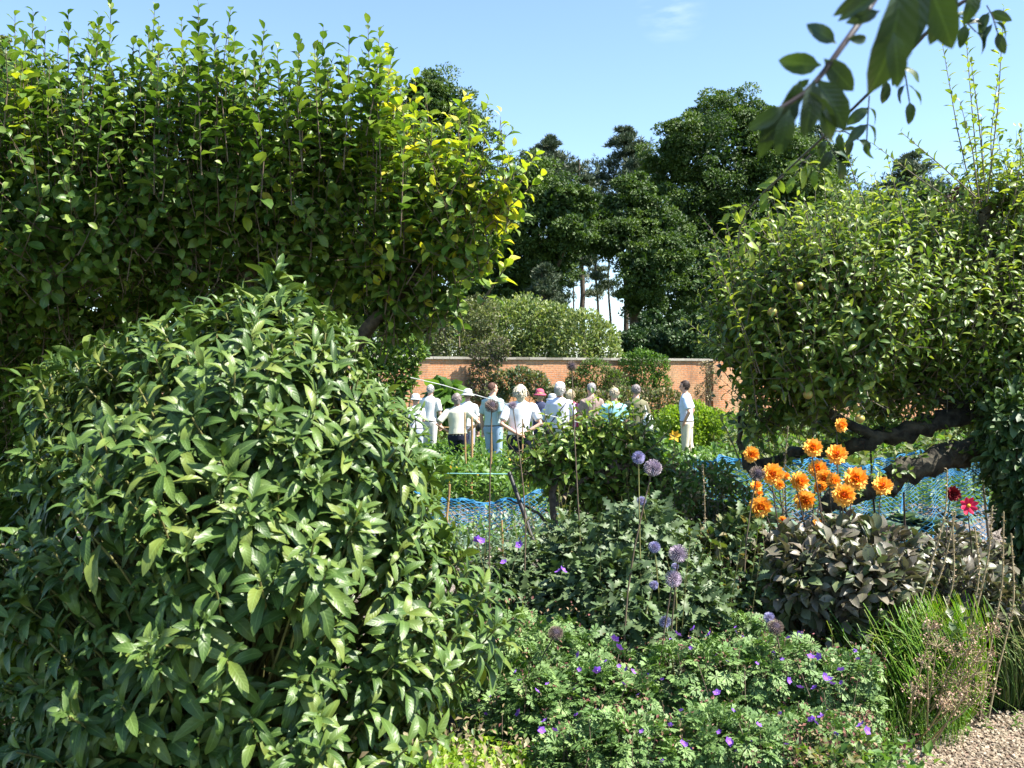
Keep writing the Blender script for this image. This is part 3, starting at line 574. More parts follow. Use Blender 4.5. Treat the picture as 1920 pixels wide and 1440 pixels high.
bush('wall_shrub', 'brownish straggly shrub against the wall behind the visitors', 'shrub', pxl([(1045,750,26),(1080,755,26),(1120,765,30),(1165,760,34),(1215,765,36),(1250,760,30)], 31, .6), 4800, .12, 'brush', stems=10, group=G_, extra=[('dry', 1400, .12, T_SMALL)])
bush('big_leaved_plant', 'clump of large bright green leaves right of the white haired man', 'plant', pxl([(830,748,18),(822,765,18),(845,760,14)], 27, .7), 90, .5, 'veg', tpls=T_BIG, stems=6, up=.1, stem_r=.015)
bush('lime_green_bush', 'rounded lime green bush beside the man in the pale blue shirt', 'bush', pxl([(1262,790,28),(1300,785,32),(1335,790,24),(1290,815,38),(1250,815,22),(1340,820,26)], 21.5, .9), 7500, .075, 'lime', stems=14, stem_r=.015)
bush('green_shrub', 'tall green shrub rising between the near bush and the wall at the left', 'shrub', pxl([(752,705,32),(745,660,44),(715,725,50),(700,640,60),(770,655,30)], 15, .7), 4200, .095, 'apple', tpls=T_APP2, stems=14, stem_r=.02)
# black bin standing at the foot of the wall
rb = thing('garden_bin', 'black round topped bin at the foot of the brick wall', 'bin', P(852, 750, 35.2) * [1, 1, 0])
mb = MB(); bx = rb.location.x
prof = [(0, .36), (.1, .42), (.9, .40), (1.15, .41)]
mb.tube([(bx, 35.2, z) for z, r in prof], [r for z, r in prof], 18); obj('bin_body', mb, M['metal_dark'], rb)
mb = MB(); prof = [(1.152, .43), (1.2, .44), (1.32, .38), (1.42, .24), (1.46, .03)]; mb.tube([(bx, 35.2, z) for z, r in prof], [r for z, r in prof], 18); obj('lid', mb, M['metal_dark'], rb)

# ------------------------------------------------------------------ vegetables between border and visitors
def cover(name, label, cat, xr, yr, h, n, sz, mat, tpls, extra=None, up=.6, keep=None):
    x = R.uniform(*xr, n); y = R.uniform(*yr, n); hh = h * (0.55 + 0.45 * np.sin(x * 3.1 + y) * np.sin(y * 2.3 + 1)) + .1
    if keep is not None:
        q = keep(x, y); x, y, hh = x[q], y[q], hh[q]; n = len(x)
    z = hh * R.random(n) ** .45; mb = MB(); O = np.stack([x, y, np.maximum(z, .02)], -1)
    scatter(mb, tpls, O, nrm(rdir(n) * .8 + UP * up), nrm(UP + rdir(n) * .6), sz * R.uniform(.6, 1.2, n)); mats = [M[mat]]
    if extra:
        mt, m2, s2 = extra; q = R.integers(0, n, m2); O2 = O[q] + [0, 0, .08]; scatter(mb, T_SMALL, O2, nrm(rdir(m2) + UP), nrm(UP + rdir(m2) * .5), s2 * R.uniform(.7, 1.2, m2), None, 1); mats.append(M[mt])
    o = obj(name, mb, mats); return tag(o, label, cat, kind='stuff')
cover('potato_foliage', 'bed of leafy green vegetables with small yellow flowers behind the blue netting', 'vegetable bed', (-3.6, .4), (12.3, 17.0), .52, 11000, .12, 'veg', T_APP2, ('yellow', 260, .045))
cover('vegetable_foliage', 'mixed green vegetable rows in front of the visitors feet', 'vegetable bed', (-4.5, 4.0), (17.3, 23), .42, 9000, .14, 'veg', T_APP2)
cover('feathery_foliage', 'low blue green feathery crop thinly covering the soil under the netting', 'vegetable bed', (-1.4, .9), (8.2, 10.8), .22, 3200, .07, 'vegblue', T_SMALL, ('veg', 900, .06))
cover('meadow_growth', 'pale green tall growth in the distance under the right hand tree', 'plants', (4.2, 12.5), (15, 22), .75, 9000, .16, 'olive', T_SMALL, ('veg', 3500, .15))
cover('distant_border_growth', 'green border plants along the foot of the brick wall', 'plants', (-6, 12), (26, 34), .7, 9000, .2, 'olive', T_SMALL, ('veg', 3500, .2))
cover('low_crop_foliage', 'low green crop rows behind the tented blue netting at the right', 'vegetable bed', (.4, 7), (11.5, 15.5), .3, 6500, .11, 'veg', T_APP2, ('vegblue', 1500, .1))
cover('left_undergrowth', 'shaded green undergrowth behind the broad leaved bush', 'plants', (-7, -1.6), (4.5, 14), .5, 8000, .1, 'apple', T_SMALL)

# cabbages under the netting
cab = None
for i, (px, py, D) in enumerate([(1640,885,10.0),(1700,905,9.6),(1590,880,10.3),(1745,930,9.5),(1560,905,9.6),(1790,900,10.2),(1400,900,9.9),(1450,905,9.7),(1660,925,9.2)]):
    g = np.array([(px - 960) / F * D, D, 0.02])
    if cab is None:
        root = thing('cabbage_plant', 'x', 'cabbage', g); mb = MB(); n = 26; a = np.arange(n) * 2.4; e = np.linspace(.1, 1.3, n)
        d = np.stack([np.cos(a) * np.cos(e), np.sin(a) * np.cos(e), np.sin(e)], -1); N = np.stack([-np.cos(a) * np.sin(e), -np.sin(a) * np.sin(e), np.cos(e)], -1)
        scatter(mb, T_BIG, g + [0, 0, .2] + d * .03, d, N, np.linspace(.24, .13, n)); obj('leaf_rosette', mb, M['vegblue'], root)
        mb = MB(); mb.tube([g, g + [0, 0, .24]], [.02, .02], 6); obj('stem', mb, M['yellowstem'], root); cab = root
    else:
        root = cab.copy(); C.objects.link(root); root.location = g; root.rotation_euler = (0, 0, i * 1.3)
        for ch in cab.children: c2 = ch.copy(); C.objects.link(c2); c2.parent = root
    root.scale = (1 + .1 * math.sin(i * 2),) * 3
    tag(root, 'blue green cabbage growing under the blue netting behind the dahlias', 'cabbage', 'cabbages under the netting')

# blue netting
def netting(name, label, edge_top, edge_bot, cell, thick=.0042, sag=.05, hem=True, rings=None):
    et = np.array(edge_top); eb = np.array(edge_bot); tt = np.linspace(0, 1, len(et))
    def S(u, v):
        a = np.stack([np.interp(u, tt, et[:, k]) for k in range(3)], -1); b = np.stack([np.interp(u, tt, eb[:, k]) for k in range(3)], -1)
        p = a * (1 - v[:, None]) + b * v[:, None]
        p[:, 1] += .05 * np.sin(u * 23 + v * 4) + .03 * np.sin(u * 57); p[:, 2] += -sag * np.sin(np.pi * v) + .02 * np.sin(u * 31 + v * 9)
        p[:, 2] = np.maximum(p[:, 2], .02); return p
    W_ = np.linalg.norm(np.diff(et, axis=0), axis=1).sum(); H_ = np.linalg.norm(et - eb, axis=1).mean()
    nu = int(W_ / cell); nv = int(H_ / cell * 1.2); mb = MB()
    I, J = np.meshgrid(np.arange(nu), np.arange(nv)); I = I.ravel(); J = J.ravel()
    for s in (1, -1):
        odd = (I + J) % 2 == (0 if s == 1 else 1); i = I[odd]; j = J[odd]
        a = S(i / nu, j / nv); b = S((i + 1) / nu, (j + 1) / nv) if s == 1 else None
        if s == -1: a = S((i + 1) / nu, j / nv); b = S(i / nu, (j + 1) / nv)
        d = nrm(b - a); x = nrm(np.cross(d, [0, 1, 0.3])) * thick; y = nrm(np.cross(d, x)) * thick
        V = np.stack([a + x, a - x * .5 + y, a - x * .5 - y, b + x, b - x * .5 + y, b - x * .5 - y], 1); k = (np.arange(len(a)) * 6)[:, None, None]
        f = (np.array([(0, 1, 4, 3), (1, 2, 5, 4), (2, 0, 3, 5)])[None] + k).reshape(-1, 4); mb.add(V.reshape(-1, 3), f)
    root = thing(name, label, 'netting', (float(et[:, 0].mean()), float(et[:, 1].mean()), 0))
    obj('mesh', mb, M['netblue'], root)
    if hem:
        h = MB(); u = np.linspace(0, 1, 60)
        for q in range(5): pth = S(u, np.full(60, .012 * q)); pth[:, 2] += R.normal(size=60) * .006; pth[:, 1] += R.normal(size=60) * .012; h.tube(pth, .007, 4)
        obj('gathered_hem', h, M['netblue'], root)
    return root
D = 10.6
netting('blue_netting', 'pale blue plastic netting sagging between canes in the middle of the vegetable bed',
    [P(700,905,D),P(785,922,D),P(850,936,D),P(930,942,D),P(985,930,D),P(1045,912,D)], [P(700,990,D-.6)*[1,1,0],P(785,1000,D-.7)*[1,1,0],P(850,1010,D-.8)*[1,1,0],P(930,1010,D-.9)*[1,1,0],P(985,1000,D-.8)*[1,1,0],P(1060,1000,D-.7)*[1,1,0]], .042, sag=-.02)
netting('blue_netting', 'blue netting bunched at the left of the orange dahlias',
    [P(1300,872,10.6),P(1350,856,10.6),P(1420,862,10.6),P(1500,858,10.6),P(1570,862,10.6)], [P(1300,940,9.6)*[1,1,0]+[0,0,.15],P(1350,945,9.6)*[1,1,0]+[0,0,.1],P(1420,960,9.6)*[1,1,0],P(1500,960,9.6)*[1,1,0],P(1570,960,9.6)*[1,1,0]], .045, thick=.0042)
netting('blue_netting', 'bright blue netting tented over cabbages under the right hand tree',
    [P(1560,868,10.4),P(1620,872,10.4),P(1680,878,10.6),P(1730,858,10.6),P(1790,843,10.6),P(1850,850,10.4)], [P(1540,960,9.2)*[1,1,0],P(1620,960,9.2)*[1,1,0],P(1680,960,9.1)*[1,1,0],P(1730,1000,9.0)*[1,1,0],P(1790,1000,9.0)*[1,1,0],P(1860,990,9.0)*[1,1,0]], .042, thick=.0036, sag=-.1)
netting('blue_netting', 'small blue netting top stretched behind the dark branch at the right',
    [P(1640,865,12.4),P(1700,850,12.4),P(1760,842,12.4),P(1840,846,12.4)], [P(1640,900,11.2),P(1700,900,11.2),P(1760,895,11.2),P(1840,895,11.2)], .05, thick=.0035)

# canes, posts, lines
def stick(name, label, cat, a, b, r, mat, group=None, sides=7):
    a = np.array(a, float); b = np.array(b, float)
    mb = MB(); t = np.linspace(0, 1, 7)[:, None]; pth = a * (1 - t) + b * t + R.normal(size=(7, 3)) * r * .25
    rad = np.full(7, r) * np.linspace(1.05, .9, 7); rad[[2, 4]] *= 1.12; mb.tube(pth, rad, sides); root = obj(name, mb, M[mat]); tag(root, label, cat, group); return root
CG = 'garden canes'
def gr(px, D, dx=0): return np.array([(px + dx - 960) / F * D, D, 0.0])
stick('bamboo_cane', 'short tan cane holding up the pale blue netting at the left', 'cane', gr(833, 9.9), P(843,908,9.9), .012, 'bamboo', CG)
stick('bamboo_cane', 'pale cane standing in front of the netting left of the dark stake', 'cane', gr(943, 8.4), P(941,975,8.4), .008, 'bamboo', CG)
stick('wooden_stake', 'thin tan stake standing behind the woman in cream', 'stake', gr(874, 13.6), P(872,772,13.6), .012, 'bamboo', CG)
stick('wooden_stake', 'thicker tan stake just right of the woman in cream', 'stake', gr(884, 13.2), P(885,782,13.2), .017, 'bamboo', CG)
stick('bamboo_cane', 'cane in front of the man in the blue green shirt', 'cane', gr(921, 13.4), P(922,785,13.4), .01, 'bamboo', CG)
stick('bamboo_cane', 'cane in front of the blonde woman in white', 'cane', gr(978, 12.9), P(980,785,12.9), .01, 'bamboo', CG)
stick('bamboo_cane', 'cane at the far left beside the white haired man', 'cane', gr(763, 13.6), P(763,795,13.6), .012, 'bamboo', CG)
stick('dark_stake', 'black stake leaning left in front of the blue netting', 'stake', P(1035, 1110, 5.9), P(955,885,6.2), .015, 'metal_dark')
stick('bamboo_cane', 'dark cane between the orange dahlias and the dark branch', 'cane', gr(1655, 7.4, -5), P(1632,838,7.4), .008, 'dstem', CG)
stick('bamboo_cane', 'pale cane at the right end of the blue netting', 'cane', gr(1860, 8.6), P(1838,862,8.6), .011, 'greytwig', CG)
stick('bamboo_cane', 'short dark cane in the bare soil right of the dahlias', 'cane', gr(1700, 7.6), P(1694,922,7.6), .008, 'dstem', CG)
def line(name, label, pts, r, mat):
    pts = np.array(pts); t = np.linspace(0, 1, len(pts)); u = np.linspace(0, 1, 40)
    q = np.stack([np.interp(u, t, pts[:, k]) for k in range(3)], -1); mb = MB(); mb.tube(q, r, 5); o = obj(name, mb, M[mat]); tag(o, label, 'line')
line('white_rope', 'white line slanting down in front of the visitors from the left', [P(770,708,10.5),P(830,722,10.3),P(900,743,10),P(960,760,9.6),P(1010,775,9.4),P(1090,793,9.0)], .0045, 'rope')
line('garden_string', 'taut teal string across the vegetable bed in front of the netting cane', [P(690,884,11.2),P(780,887,11.2),P(870,888,11.2),P(960,889,11.2)], .006, 'string')
line('garden_string', 'thin tan string stretched behind the woman in cream', [P(815,801,20.6),P(860,802,20.6),P(915,803,20.6)], .012, 'bamboo')

# ------------------------------------------------------------------ visitors
def remesh(name, mb, vox, mat, parent, smooth_it=4):
    me = mb.mesh('tmp'); o = bpy.data.objects.new('tmp', me); C.objects.link(o)
    m = o.modifiers.new('r', 'REMESH'); m.mode = 'VOXEL'; m.voxel_size = vox; m.use_smooth_shade = True
    if smooth_it: s_ = o.modifiers.new('s', 'SMOOTH'); s_.iterations = smooth_it; s_.factor = .5
    dg = bpy.context.evaluated_depsgraph_get(); dg.update()
    me2 = bpy.data.meshes.new_from_object(o.evaluated_get(dg)); me2.name = name
    bpy.data.objects.remove(o); bpy.data.meshes.remove(me)
    me2.materials.clear(); return link(name, me2, mat, parent)
def loft(mb, rings, sides=16, m=0):
    """rings: (z, cx, cy, rx, ry)"""
    a = np.arange(sides) / sides * 2 * np.pi; V = []
    for z, cx, cy, rx, ry in rings: V.append(np.stack([cx + rx * np.cos(a), cy + ry * np.sin(a), np.full(sides, z)], -1))
    V = np.concatenate(V); n = len(rings); i = np.arange(n - 1)[:, None] * sides; j = np.arange(sides)[None]; j2 = (j + 1) % sides
    mb.add(V, np.stack([i + j, i + j2, i + sides + j2, i + sides + j], -1).reshape(-1, 4), m=m)
    for e, fl in ((0, 1), (n - 1, 0)):
        z, cx, cy, rx, ry = rings[e]; c = np.vstack([V[e * sides:(e + 1) * sides], [[cx, cy, z]]]); jj = np.arange(sides)
        f = np.stack([jj, (jj + 1) % sides, np.full(sides, sides)], -1); mb.add(c, f[:, ::-1] if fl else f, m=m)
ARMS = {'down': [(.255,-.02,1.13),(.265,.04,.88),(.0,.05,-1)], 'hip': [(.40,-.10,1.17),(.215,.03,1.02),(-.6,.5,-.3)],
        'behind': [(.29,-.14,1.14),(.07,-.19,.98),(-.9,-.1,-.3)], 'fold': [(.25,.06,1.15),(.05,.23,1.16),(-1,.2,.1)],
        'pocket': [(.27,-.10,1.15),(.20,.02,.95),(-.3,.2,-.9)], 'front': [(.25,.03,1.14),(.16,.26,1.08),(-.3,.9,.1)]}
def cloth(name, c, c2=None, rough=.85, scale=3, stripe=None):
    m = plain(name, c, rough, c2 or tuple(x * .85 for x in c), scale, bump=.006, spec=.2)
    if stripe:
        n = m.node_tree; p = [q for q in n.nodes if q.type == 'BSDF_PRINCIPLED'][0]
        gc = n.nodes.new('ShaderNodeTexCoord'); wv = n.nodes.new('ShaderNodeTexWave'); wv.inputs['Scale'].default_value = stripe[1]; wv.bands_direction = 'X'; wv.inputs['Distortion'].default_value = 1.5
        n.links.new(gc.outputs['Object'], wv.inputs['Vector']); r = ramp(n, [(.35, c), (.6, stripe[0])]); n.links.new(wv.outputs[0], r.inputs[0]); n.links.new(r.outputs[0], p.inputs['Base Color'])
    return m
def person(label, px, top, D, facing, shirt, legs, hair, hairlen='short', arms=('down', 'down'), hat=None, sleeve='short', build=1.0, skirt=False, bag=None, turn=0, lean=0, shoes=(.05, .045, .04), extras=None):
    H = CZ + (720 - top) / F * D - (.03 if hat else 0); k = H / 1.78
    g = np.array([(px - 960) / F * D, D, 0.0]); root = thing('person', label, 'person', g, 'visitors standing in the kitchen garden')
    root['_o'] = [0, 0, 0]; root.rotation_euler = (math.radians(R.uniform(-3, 1.5)), math.radians(R.uniform(-2, 2)), math.radians(facing)); root.scale = (k, k, k)
    b = build; J = {}
    body = MB()
    loft(body, [(.86,0,0,.155*b,.115*b),(.95,0,-.005,.165*b,.125*b),(1.06,0,0,.14*b,.105*b),(1.18,0,.005,.148*b,.11*b),(1.32,0,0,.168*b,.115*b),(1.42,0,-.01,.165*b,.10*b),(1.48,0,-.015,.11,.078),(1.53,0,-.01,.062,.062)])
    body.tube([(0,-.012,1.45),(0,0,1.52),(0,.012,1.59)], [.07,.064,.06], 12)
    # head turned on the neck: skull, jaw, nose, ears, brow
    ct, st = math.cos(math.radians(turn)), math.sin(math.radians(turn))
    def hd(x, y, z): return (x * ct - y * st, .015 + x * st + y * ct, z)
    def hb(mb_, x, y, z, rx, ry, rz):
        mb_.ball((0, 0, 0), rx, ry, rz, nu=16, nv=12); v = mb_.v[-1]; vx = v[:, 0] * ct - v[:, 1] * st; vy = v[:, 0] * st + v[:, 1] * ct
        mb_.v[-1] = (np.stack([vx, vy, v[:, 2]], -1) + np.array(hd(x, y, z))).astype(np.float32)
    def hball(*q): hb(body, *q)
    hball(0, -.012, 1.695, .077, .094, .092); hball(0, .028, 1.63, .056, .062, .068); hball(0, .062, 1.597, .028, .025, .025)
    body.tube([hd(0, .088, 1.675), hd(0, .112, 1.645), hd(0, .092, 1.637)], [.009, .015, .010], 8)
    hball(0, .072, 1.70, .05, .02, .014)
    for s in (-1, 1): hball(s * .077, -.005, 1.655, .010, .02, .032)
    shirtm = MB()
    loft(shirtm, [(.90,0,0,.178*b,.138*b),(.97,0,0,.178*b,.138*b),(1.07,0,0,.163*b,.128*b),(1.18,0,.008,.170*b,.132*b),(1.30,0,.005,.188*b,.132*b),(1.40,0,-.008,.192*b,.118*b),(1.46,0,-.012,.165*b,.10),(1.50,0,-.012,.105,.084),(1.525,0,-.012,.074,.072)], 18)
    for s, an in zip((-1, 1), arms):
        e, w_, hdn = [np.array(q, float) * [s, 1, 1] for q in ARMS[an]]; sh = np.array([s * .168 * b, -.01, 1.425])
        e[0] *= (b * .5 + .5); body.tube([sh, sh * .5 + e * .5, e, e * .5 + w_ * .5, w_], [.052, .045, .038, .036, .026], 10)
        hn = nrm(hdn); side = nrm(np.cross(hn, [0, 0, 1.]) + [1e-3, 0, 0]); up_ = np.cross(side, hn)
        pc = w_ + hn * .05; body.tube([w_, w_ + hn * .03, pc + hn * .035], [.026, .036, .034], 8)
        for q in range(4):
            o = pc + hn * .03 + side * (q - 1.5) * .019; l = (.068, .078, .073, .058)[q]
            body.tube([o, o + hn * l * .55 - up_ * .006, o + hn * l * .9 - up_ * .03], [.0095, .009, .0075], 6)
        o = w_ + hn * .025 + side * (-.03) * s; body.tube([o, o + nrm(hn - side * s * .9) * .035, o + nrm(hn - side * s * .4) * .065], [.012, .011, .009], 6)
        if sleeve == 'short': shirtm.tube([sh * [.8, 1, 1], sh * [1, 1, .995], sh * .6 + e * .4, sh * .2 + e * .8], [.07, .077, .075, .07], 12)
        else: shirtm.tube([sh * [.85, 1, 1], sh * .5 + e * .5, e, e * .4 + w_ * .6, w_ * .95 + e * .05], [.072, .062, .054, .048, .042], 12)
    tro = MB()
    for s, (kx, ky) in zip((-1, 1), ((.0, .02), (.015, -.03))):
        hip = np.array([s * .088 * b, 0, .90]); kn = np.array([s * (.098 + kx), .02 + ky, .50]); an_ = np.array([s * (.10 + kx), -.02 + ky * 2, .09])
        body.tube([hip, hip * .5 + kn * .5, kn, kn * .55 + an_ * .45 + [0, -.02, 0], an_], [.088, .075, .055, .052, .036], 12)
        body.tube([an_ + [0, -.04, -.04], an_ + [0, .06, -.05], an_ + [s * .01, .15, -.062]], [.04, .037, .028], 8)
        if not skirt: tro.tube([hip + [0, 0, .02], hip * .5 + kn * .5, kn, kn * .5 + an_ * .5, an_ + [0, 0, .0]], [.115 * b, .098, .08, .075, .072], 14)
    remesh('body', body, .009, M['flesh'], root, 2)
    if skirt: loft(tro, [(.42,0,0,.26,.22),(.6,0,0,.23,.2),(.8,0,0,.2*b,.17*b),(.93,0,0,.183*b,.14*b),(1.0,0,0,.168*b,.13*b)], 18)
    else: loft(tro, [(.82,0,0,.17*b,.125*b),(.92,0,0,.183*b,.14*b),(1.0,0,0,.172*b,.134*b)], 16)
    remesh('skirt' if skirt else 'trousers', tro, .014, cloth('lower_cloth', legs), root, 5)
    remesh('shirt', shirtm, .013, shirt if not isinstance(shirt, tuple) else cloth('upper_cloth', shirt), root, 6)
    # shoes
    for s, ky in zip((-1, 1), (.02, -.03)):
        m_ = MB(); an_ = np.array([s * .105, -.02 + ky * 2, .09]); m_.tube([an_ + [0, -.05, -.045], an_ + [0, .03, -.04], an_ + [0, .10, -.05], an_ + [s * .01, .17, -.058]], [.043, .046, .042, .024], 10); obj('shoe', m_, plain('shoe_leather', shoes, .5), root)
    # eyes and mouth
    for s in (-1, 1):
        m_ = MB(); m_.ball(hd(s * .03, .079, 1.677), .012, .012, .009, nu=8, nv=6); obj('eye', m_, plain('eye_dark', (.06, .045, .04), .3), root)
    m_ = MB(); m_.tube([hd(-.022, .083, 1.607), hd(0, .092, 1.61), hd(.022, .083, 1.607)], [.004, .007, .004], 6); obj('mouth', m_, plain('lips', (.45, .17, .15), .5), root)
    # hair as a cap of locks over the skull, open at the face
    if hair:
        hm = MB(); n = 1800; d = rdir(n); keep = ~((d[:, 1] > .25) & (d[:, 2] < .62)) & (d[:, 2] > (-.45 if hairlen != 'bald' else -.35))
        
        d = d[keep]; o = np.array([hd(*(q * [.079, .097, .094] + [0, -.014, 1.70])) for q in d]); dd = np.array([np.array(hd(*q)) - [0, .015, 0] for q in d])
        fall = nrm(-UP * .9 + dd * .45 + rdir(len(d)) * (.5 if hairlen == 'curly' else .25)); S_ = {'bald': .018, 'short': .03, 'curly': .035, 'bob': .06, 'long': .09}[hairlen]
        hb(hm, 0, -.028, 1.708, .082, .09, .089) if hairlen != 'bald' else hb(hm, 0, -.024, 1.702, .079, .088, .09)
        hm.r[-1][:] = R.random(len(hm.r[-1]))
        if hairlen in ('bob', 'long'):
            z0 = {'bob': 1.56, 'long': 1.50}[hairlen]; x_ = [hd(0, -.06, z) for z in (1.70, 1.62, z0)]; hm.tube(x_, [.085, .078, .06], 12)
        if hairlen in ('curly', 'short'): hb(hm, 0, -.045, 1.66, .073, .062, .075)
        lock = (np.array([(-.16,0,0),(0,0,.05),(.16,0,0),(.2,.5,.02),(0,.5,.1),(-.2,.5,.02),(.06,1,0),(-.06,1,0)]), np.array([(0,1,4,5),(1,2,3,4),(5,4,6,7)[:4],(4,3,6,6)[:3] + (6,)]), np.full((8, 2), .5))
        lock = (lock[0], np.array([(0,1,4,5),(1,2,3,4),(5,4,6,7)]), lock[2])
        hm.place(lock, o, fall, dd, S_ * R.uniform(.7, 1.2, len(o)))
        obj('hair', hm, rndmat('hair', [tuple(x * .4 for x in hair), tuple(x * .65 for x in hair), tuple(x * .9 for x in hair)], .65), root)
    if hat:
        hc, kind = hat; m_ = MB(); c = hd(0, -.012, 0)
        if kind == 'cap': prof = [(1.70, .098), (1.74, .098), (1.79, .082), (1.815, .04), (1.82, .002)]
        else: prof = [(1.665, .155), (1.69, .148), (1.71, .105), (1.76, .098), (1.80, .085), (1.82, .045), (1.825, .002)]
        m_.tube([(c[0], c[1], z) for z, r in prof], [r for z, r in prof], 20, cap=False)
        if kind == 'cap':
            m_.ball(hd(0, .10, 1.715), .06, .07, .008, nu=12, nv=6)
        o_ = obj('hat', m_, cloth('hat_cloth', hc), root)
        so_ = o_.modifiers.new('th', 'SOLIDIFY'); so_.thickness = .006
        mb_ = MB(); mb_.tube([(c[0], c[1], 1.715), (c[0], c[1], 1.735)], [.107, .104], 20, cap=False); obj('hat_band', mb_, cloth('band', tuple(x * .6 for x in hc)), o_) if kind != 'cap' else None
    if not skirt:
        m_ = MB(); a = np.linspace(0, 2 * np.pi, 25); m_.tube(np.stack([.172 * b * np.cos(a), .134 * b * np.sin(a), np.full(25, .955)], -1), .012, 5, cap=False); obj('belt', m_, plain('belt_leather', (.05, .035, .025), .5), root)
    if bag == 'strap':
        m_ = MB(); t = np.linspace(0, 1, 12)[:, None]
        m_.tube(np.array([.13, -.10, 1.43]) * (1 - t) + np.array([-.19, -.13, 1.0]) * t + np.array([0, -.045, 0]) * np.sin(np.pi * t), .011, 6); m_.tube(np.array([.13, .02, 1.45]) * (1 - t) + np.array([.13, -.10, 1.43]) * t, .011, 6); obj('bag_strap', m_, M['metal_dark'], root)
        m_ = MB(); m_.ball((-.23, -.10, .93), .07, .11, .11, nu=10, nv=8); bg_ = obj('shoulder_bag', m_, M['metal_dark'], root)
    if bag == 'white':
        m_ = MB(); m_.ball((.21, -.17, 1.0), .10, .08, .19, nu=14, nv=10, disp=.06); bg_ = obj('bag', m_, cloth('bag_cloth', (.8, .8, .78)), root)
        m_ = MB(); m_.tube([(.2, -.16, 1.15), (.17, -.12, 1.3), (.15, -.02, 1.45)], .01, 5); obj('bag_strap', m_, cloth('bag_cloth2', (.8, .8, .78)), bg_)
    if bag == 'black':
        m_ = MB(); m_.ball((.27, .02, .98), .07, .10, .12, nu=12, nv=8, disp=.03); bg_ = obj('bag', m_, M['metal_dark'], root)
        m_ = MB(); m_.tube([(.27, .02, 1.08), (.24, 0, 1.25), (.17, 0, 1.44)], .01, 5); obj('bag_strap', m_, M['metal_dark'], bg_)
    for e_ in (extras or []): e_(root)
    return root
WHITE = (.78, .77, .74)
person('white haired man in a white shirt, seen from behind at the left end', 802, 722, 20.5, -14, WHITE, (.62, .6, .55), (.62, .6, .58), 'short', ('fold', 'down'), build=1.05, bag=None, shoes=(.7, .7, .7))
person('person in a white sun hat half hidden left of the white haired man', 779, 738, 19.4, 30, (.72, .74, .8), (.4, .45, .58), (.5, .42, .36), 'short', ('fold', 'fold'), hat=(WHITE, 'sun'), bag='strap')
person('person in a floppy white hat and grey trousers standing behind the woman in cream', 873, 729, 19.0, 8, WHITE, (.3, .3, .36), (.35, .25, .2), 'short', ('front', 'down'), hat=(WHITE, 'sun'), bag='black')
person('grey haired woman in a cream top and dark trousers with hands on hips', 862, 738, 16.6, 4, (.74, .71, .56), (.018, .02, .04), (.35, .29, .27), 'bob', ('hip', 'hip'), build=1.12)
person('cropped haired man in a blue green patterned shirt and jeans looking right', 926, 718, 17.6, -32, cloth('patterned_shirt', (.28, .42, .46), stripe=((.5, .6, .55), 14)), (.3, .42, .55), (.16, .075, .05), 'bald', ('down', 'pocket'), build=1.05, turn=-25)
person('blonde woman in a white top with her hands clasped behind her back', 977, 722, 14.8, 2, (.8, .8, .84), (.02, .022, .04), (.8, .72, .52), 'long', ('behind', 'behind'), build=1.22)
person('person in a pinkish red sun hat with blonde hair below it', 1012, 729, 19.5, 10, (.04, .05, .1), (.05, .05, .08), (.6, .42, .22), 'bob', ('fold', 'fold'), hat=((.55, .10, .16), 'sun'))
person('person in a grey sun hat and pale blue top beside the red hat', 1033, 738, 18.6, -6, (.55, .62, .8), (.2, .22, .3), (.5, .45, .4), 'short', ('fold', 'down'), hat=((.42, .45, .5), 'sun'))
person('person in a white cap and pale lilac shirt with a dark strap across the back', 1049, 716, 16.9, -10, (.72, .72, .84), (.5, .48, .42), (.65, .6, .55), 'bob', ('fold', 'fold'), hat=(WHITE, 'cap'), build=1.12, bag='strap')
person('blonde woman in a pink and red top right of the white cap', 1072, 731, 18.6, -20, cloth('pink_top', (.7, .42, .48), stripe=((.62, .06, .14), 5)), (.5, .5, .55), (.75, .62, .38), 'bob', ('fold', 'down'))
person('grey haired man in a brown striped shirt', 1113, 719, 18.4, 14, cloth('striped_shirt', (.22, .15, .13), stripe=((.36, .27, .24), 26)), (.3, .24, .18), (.5, .48, .46), 'short', ('fold', 'down'), build=1.02, turn=20)
person('woman with curly blonde hair in a turquoise top', 1148, 728, 16.8, 10, (.32, .62, .68), (.22, .4, .5), (.72, .6, .42), 'curly', ('fold', 'fold'), build=1.12)
person('grey haired person in an olive shirt carrying a white bag', 1194, 722, 18.3, 4, (.2, .19, .11), (.42, .36, .26), (.36, .32, .3), 'curly', ('fold', 'front'), build=1.1, bag='white', sleeve='long')
person('dark haired man in pale blue shirt and cream trousers standing apart, facing left', 1292, 714, 19.3, 72, (.62, .74, .92), (.68, .6, .45), (.05, .028, .02), 'short', ('pocket', 'pocket'), build=1.02)

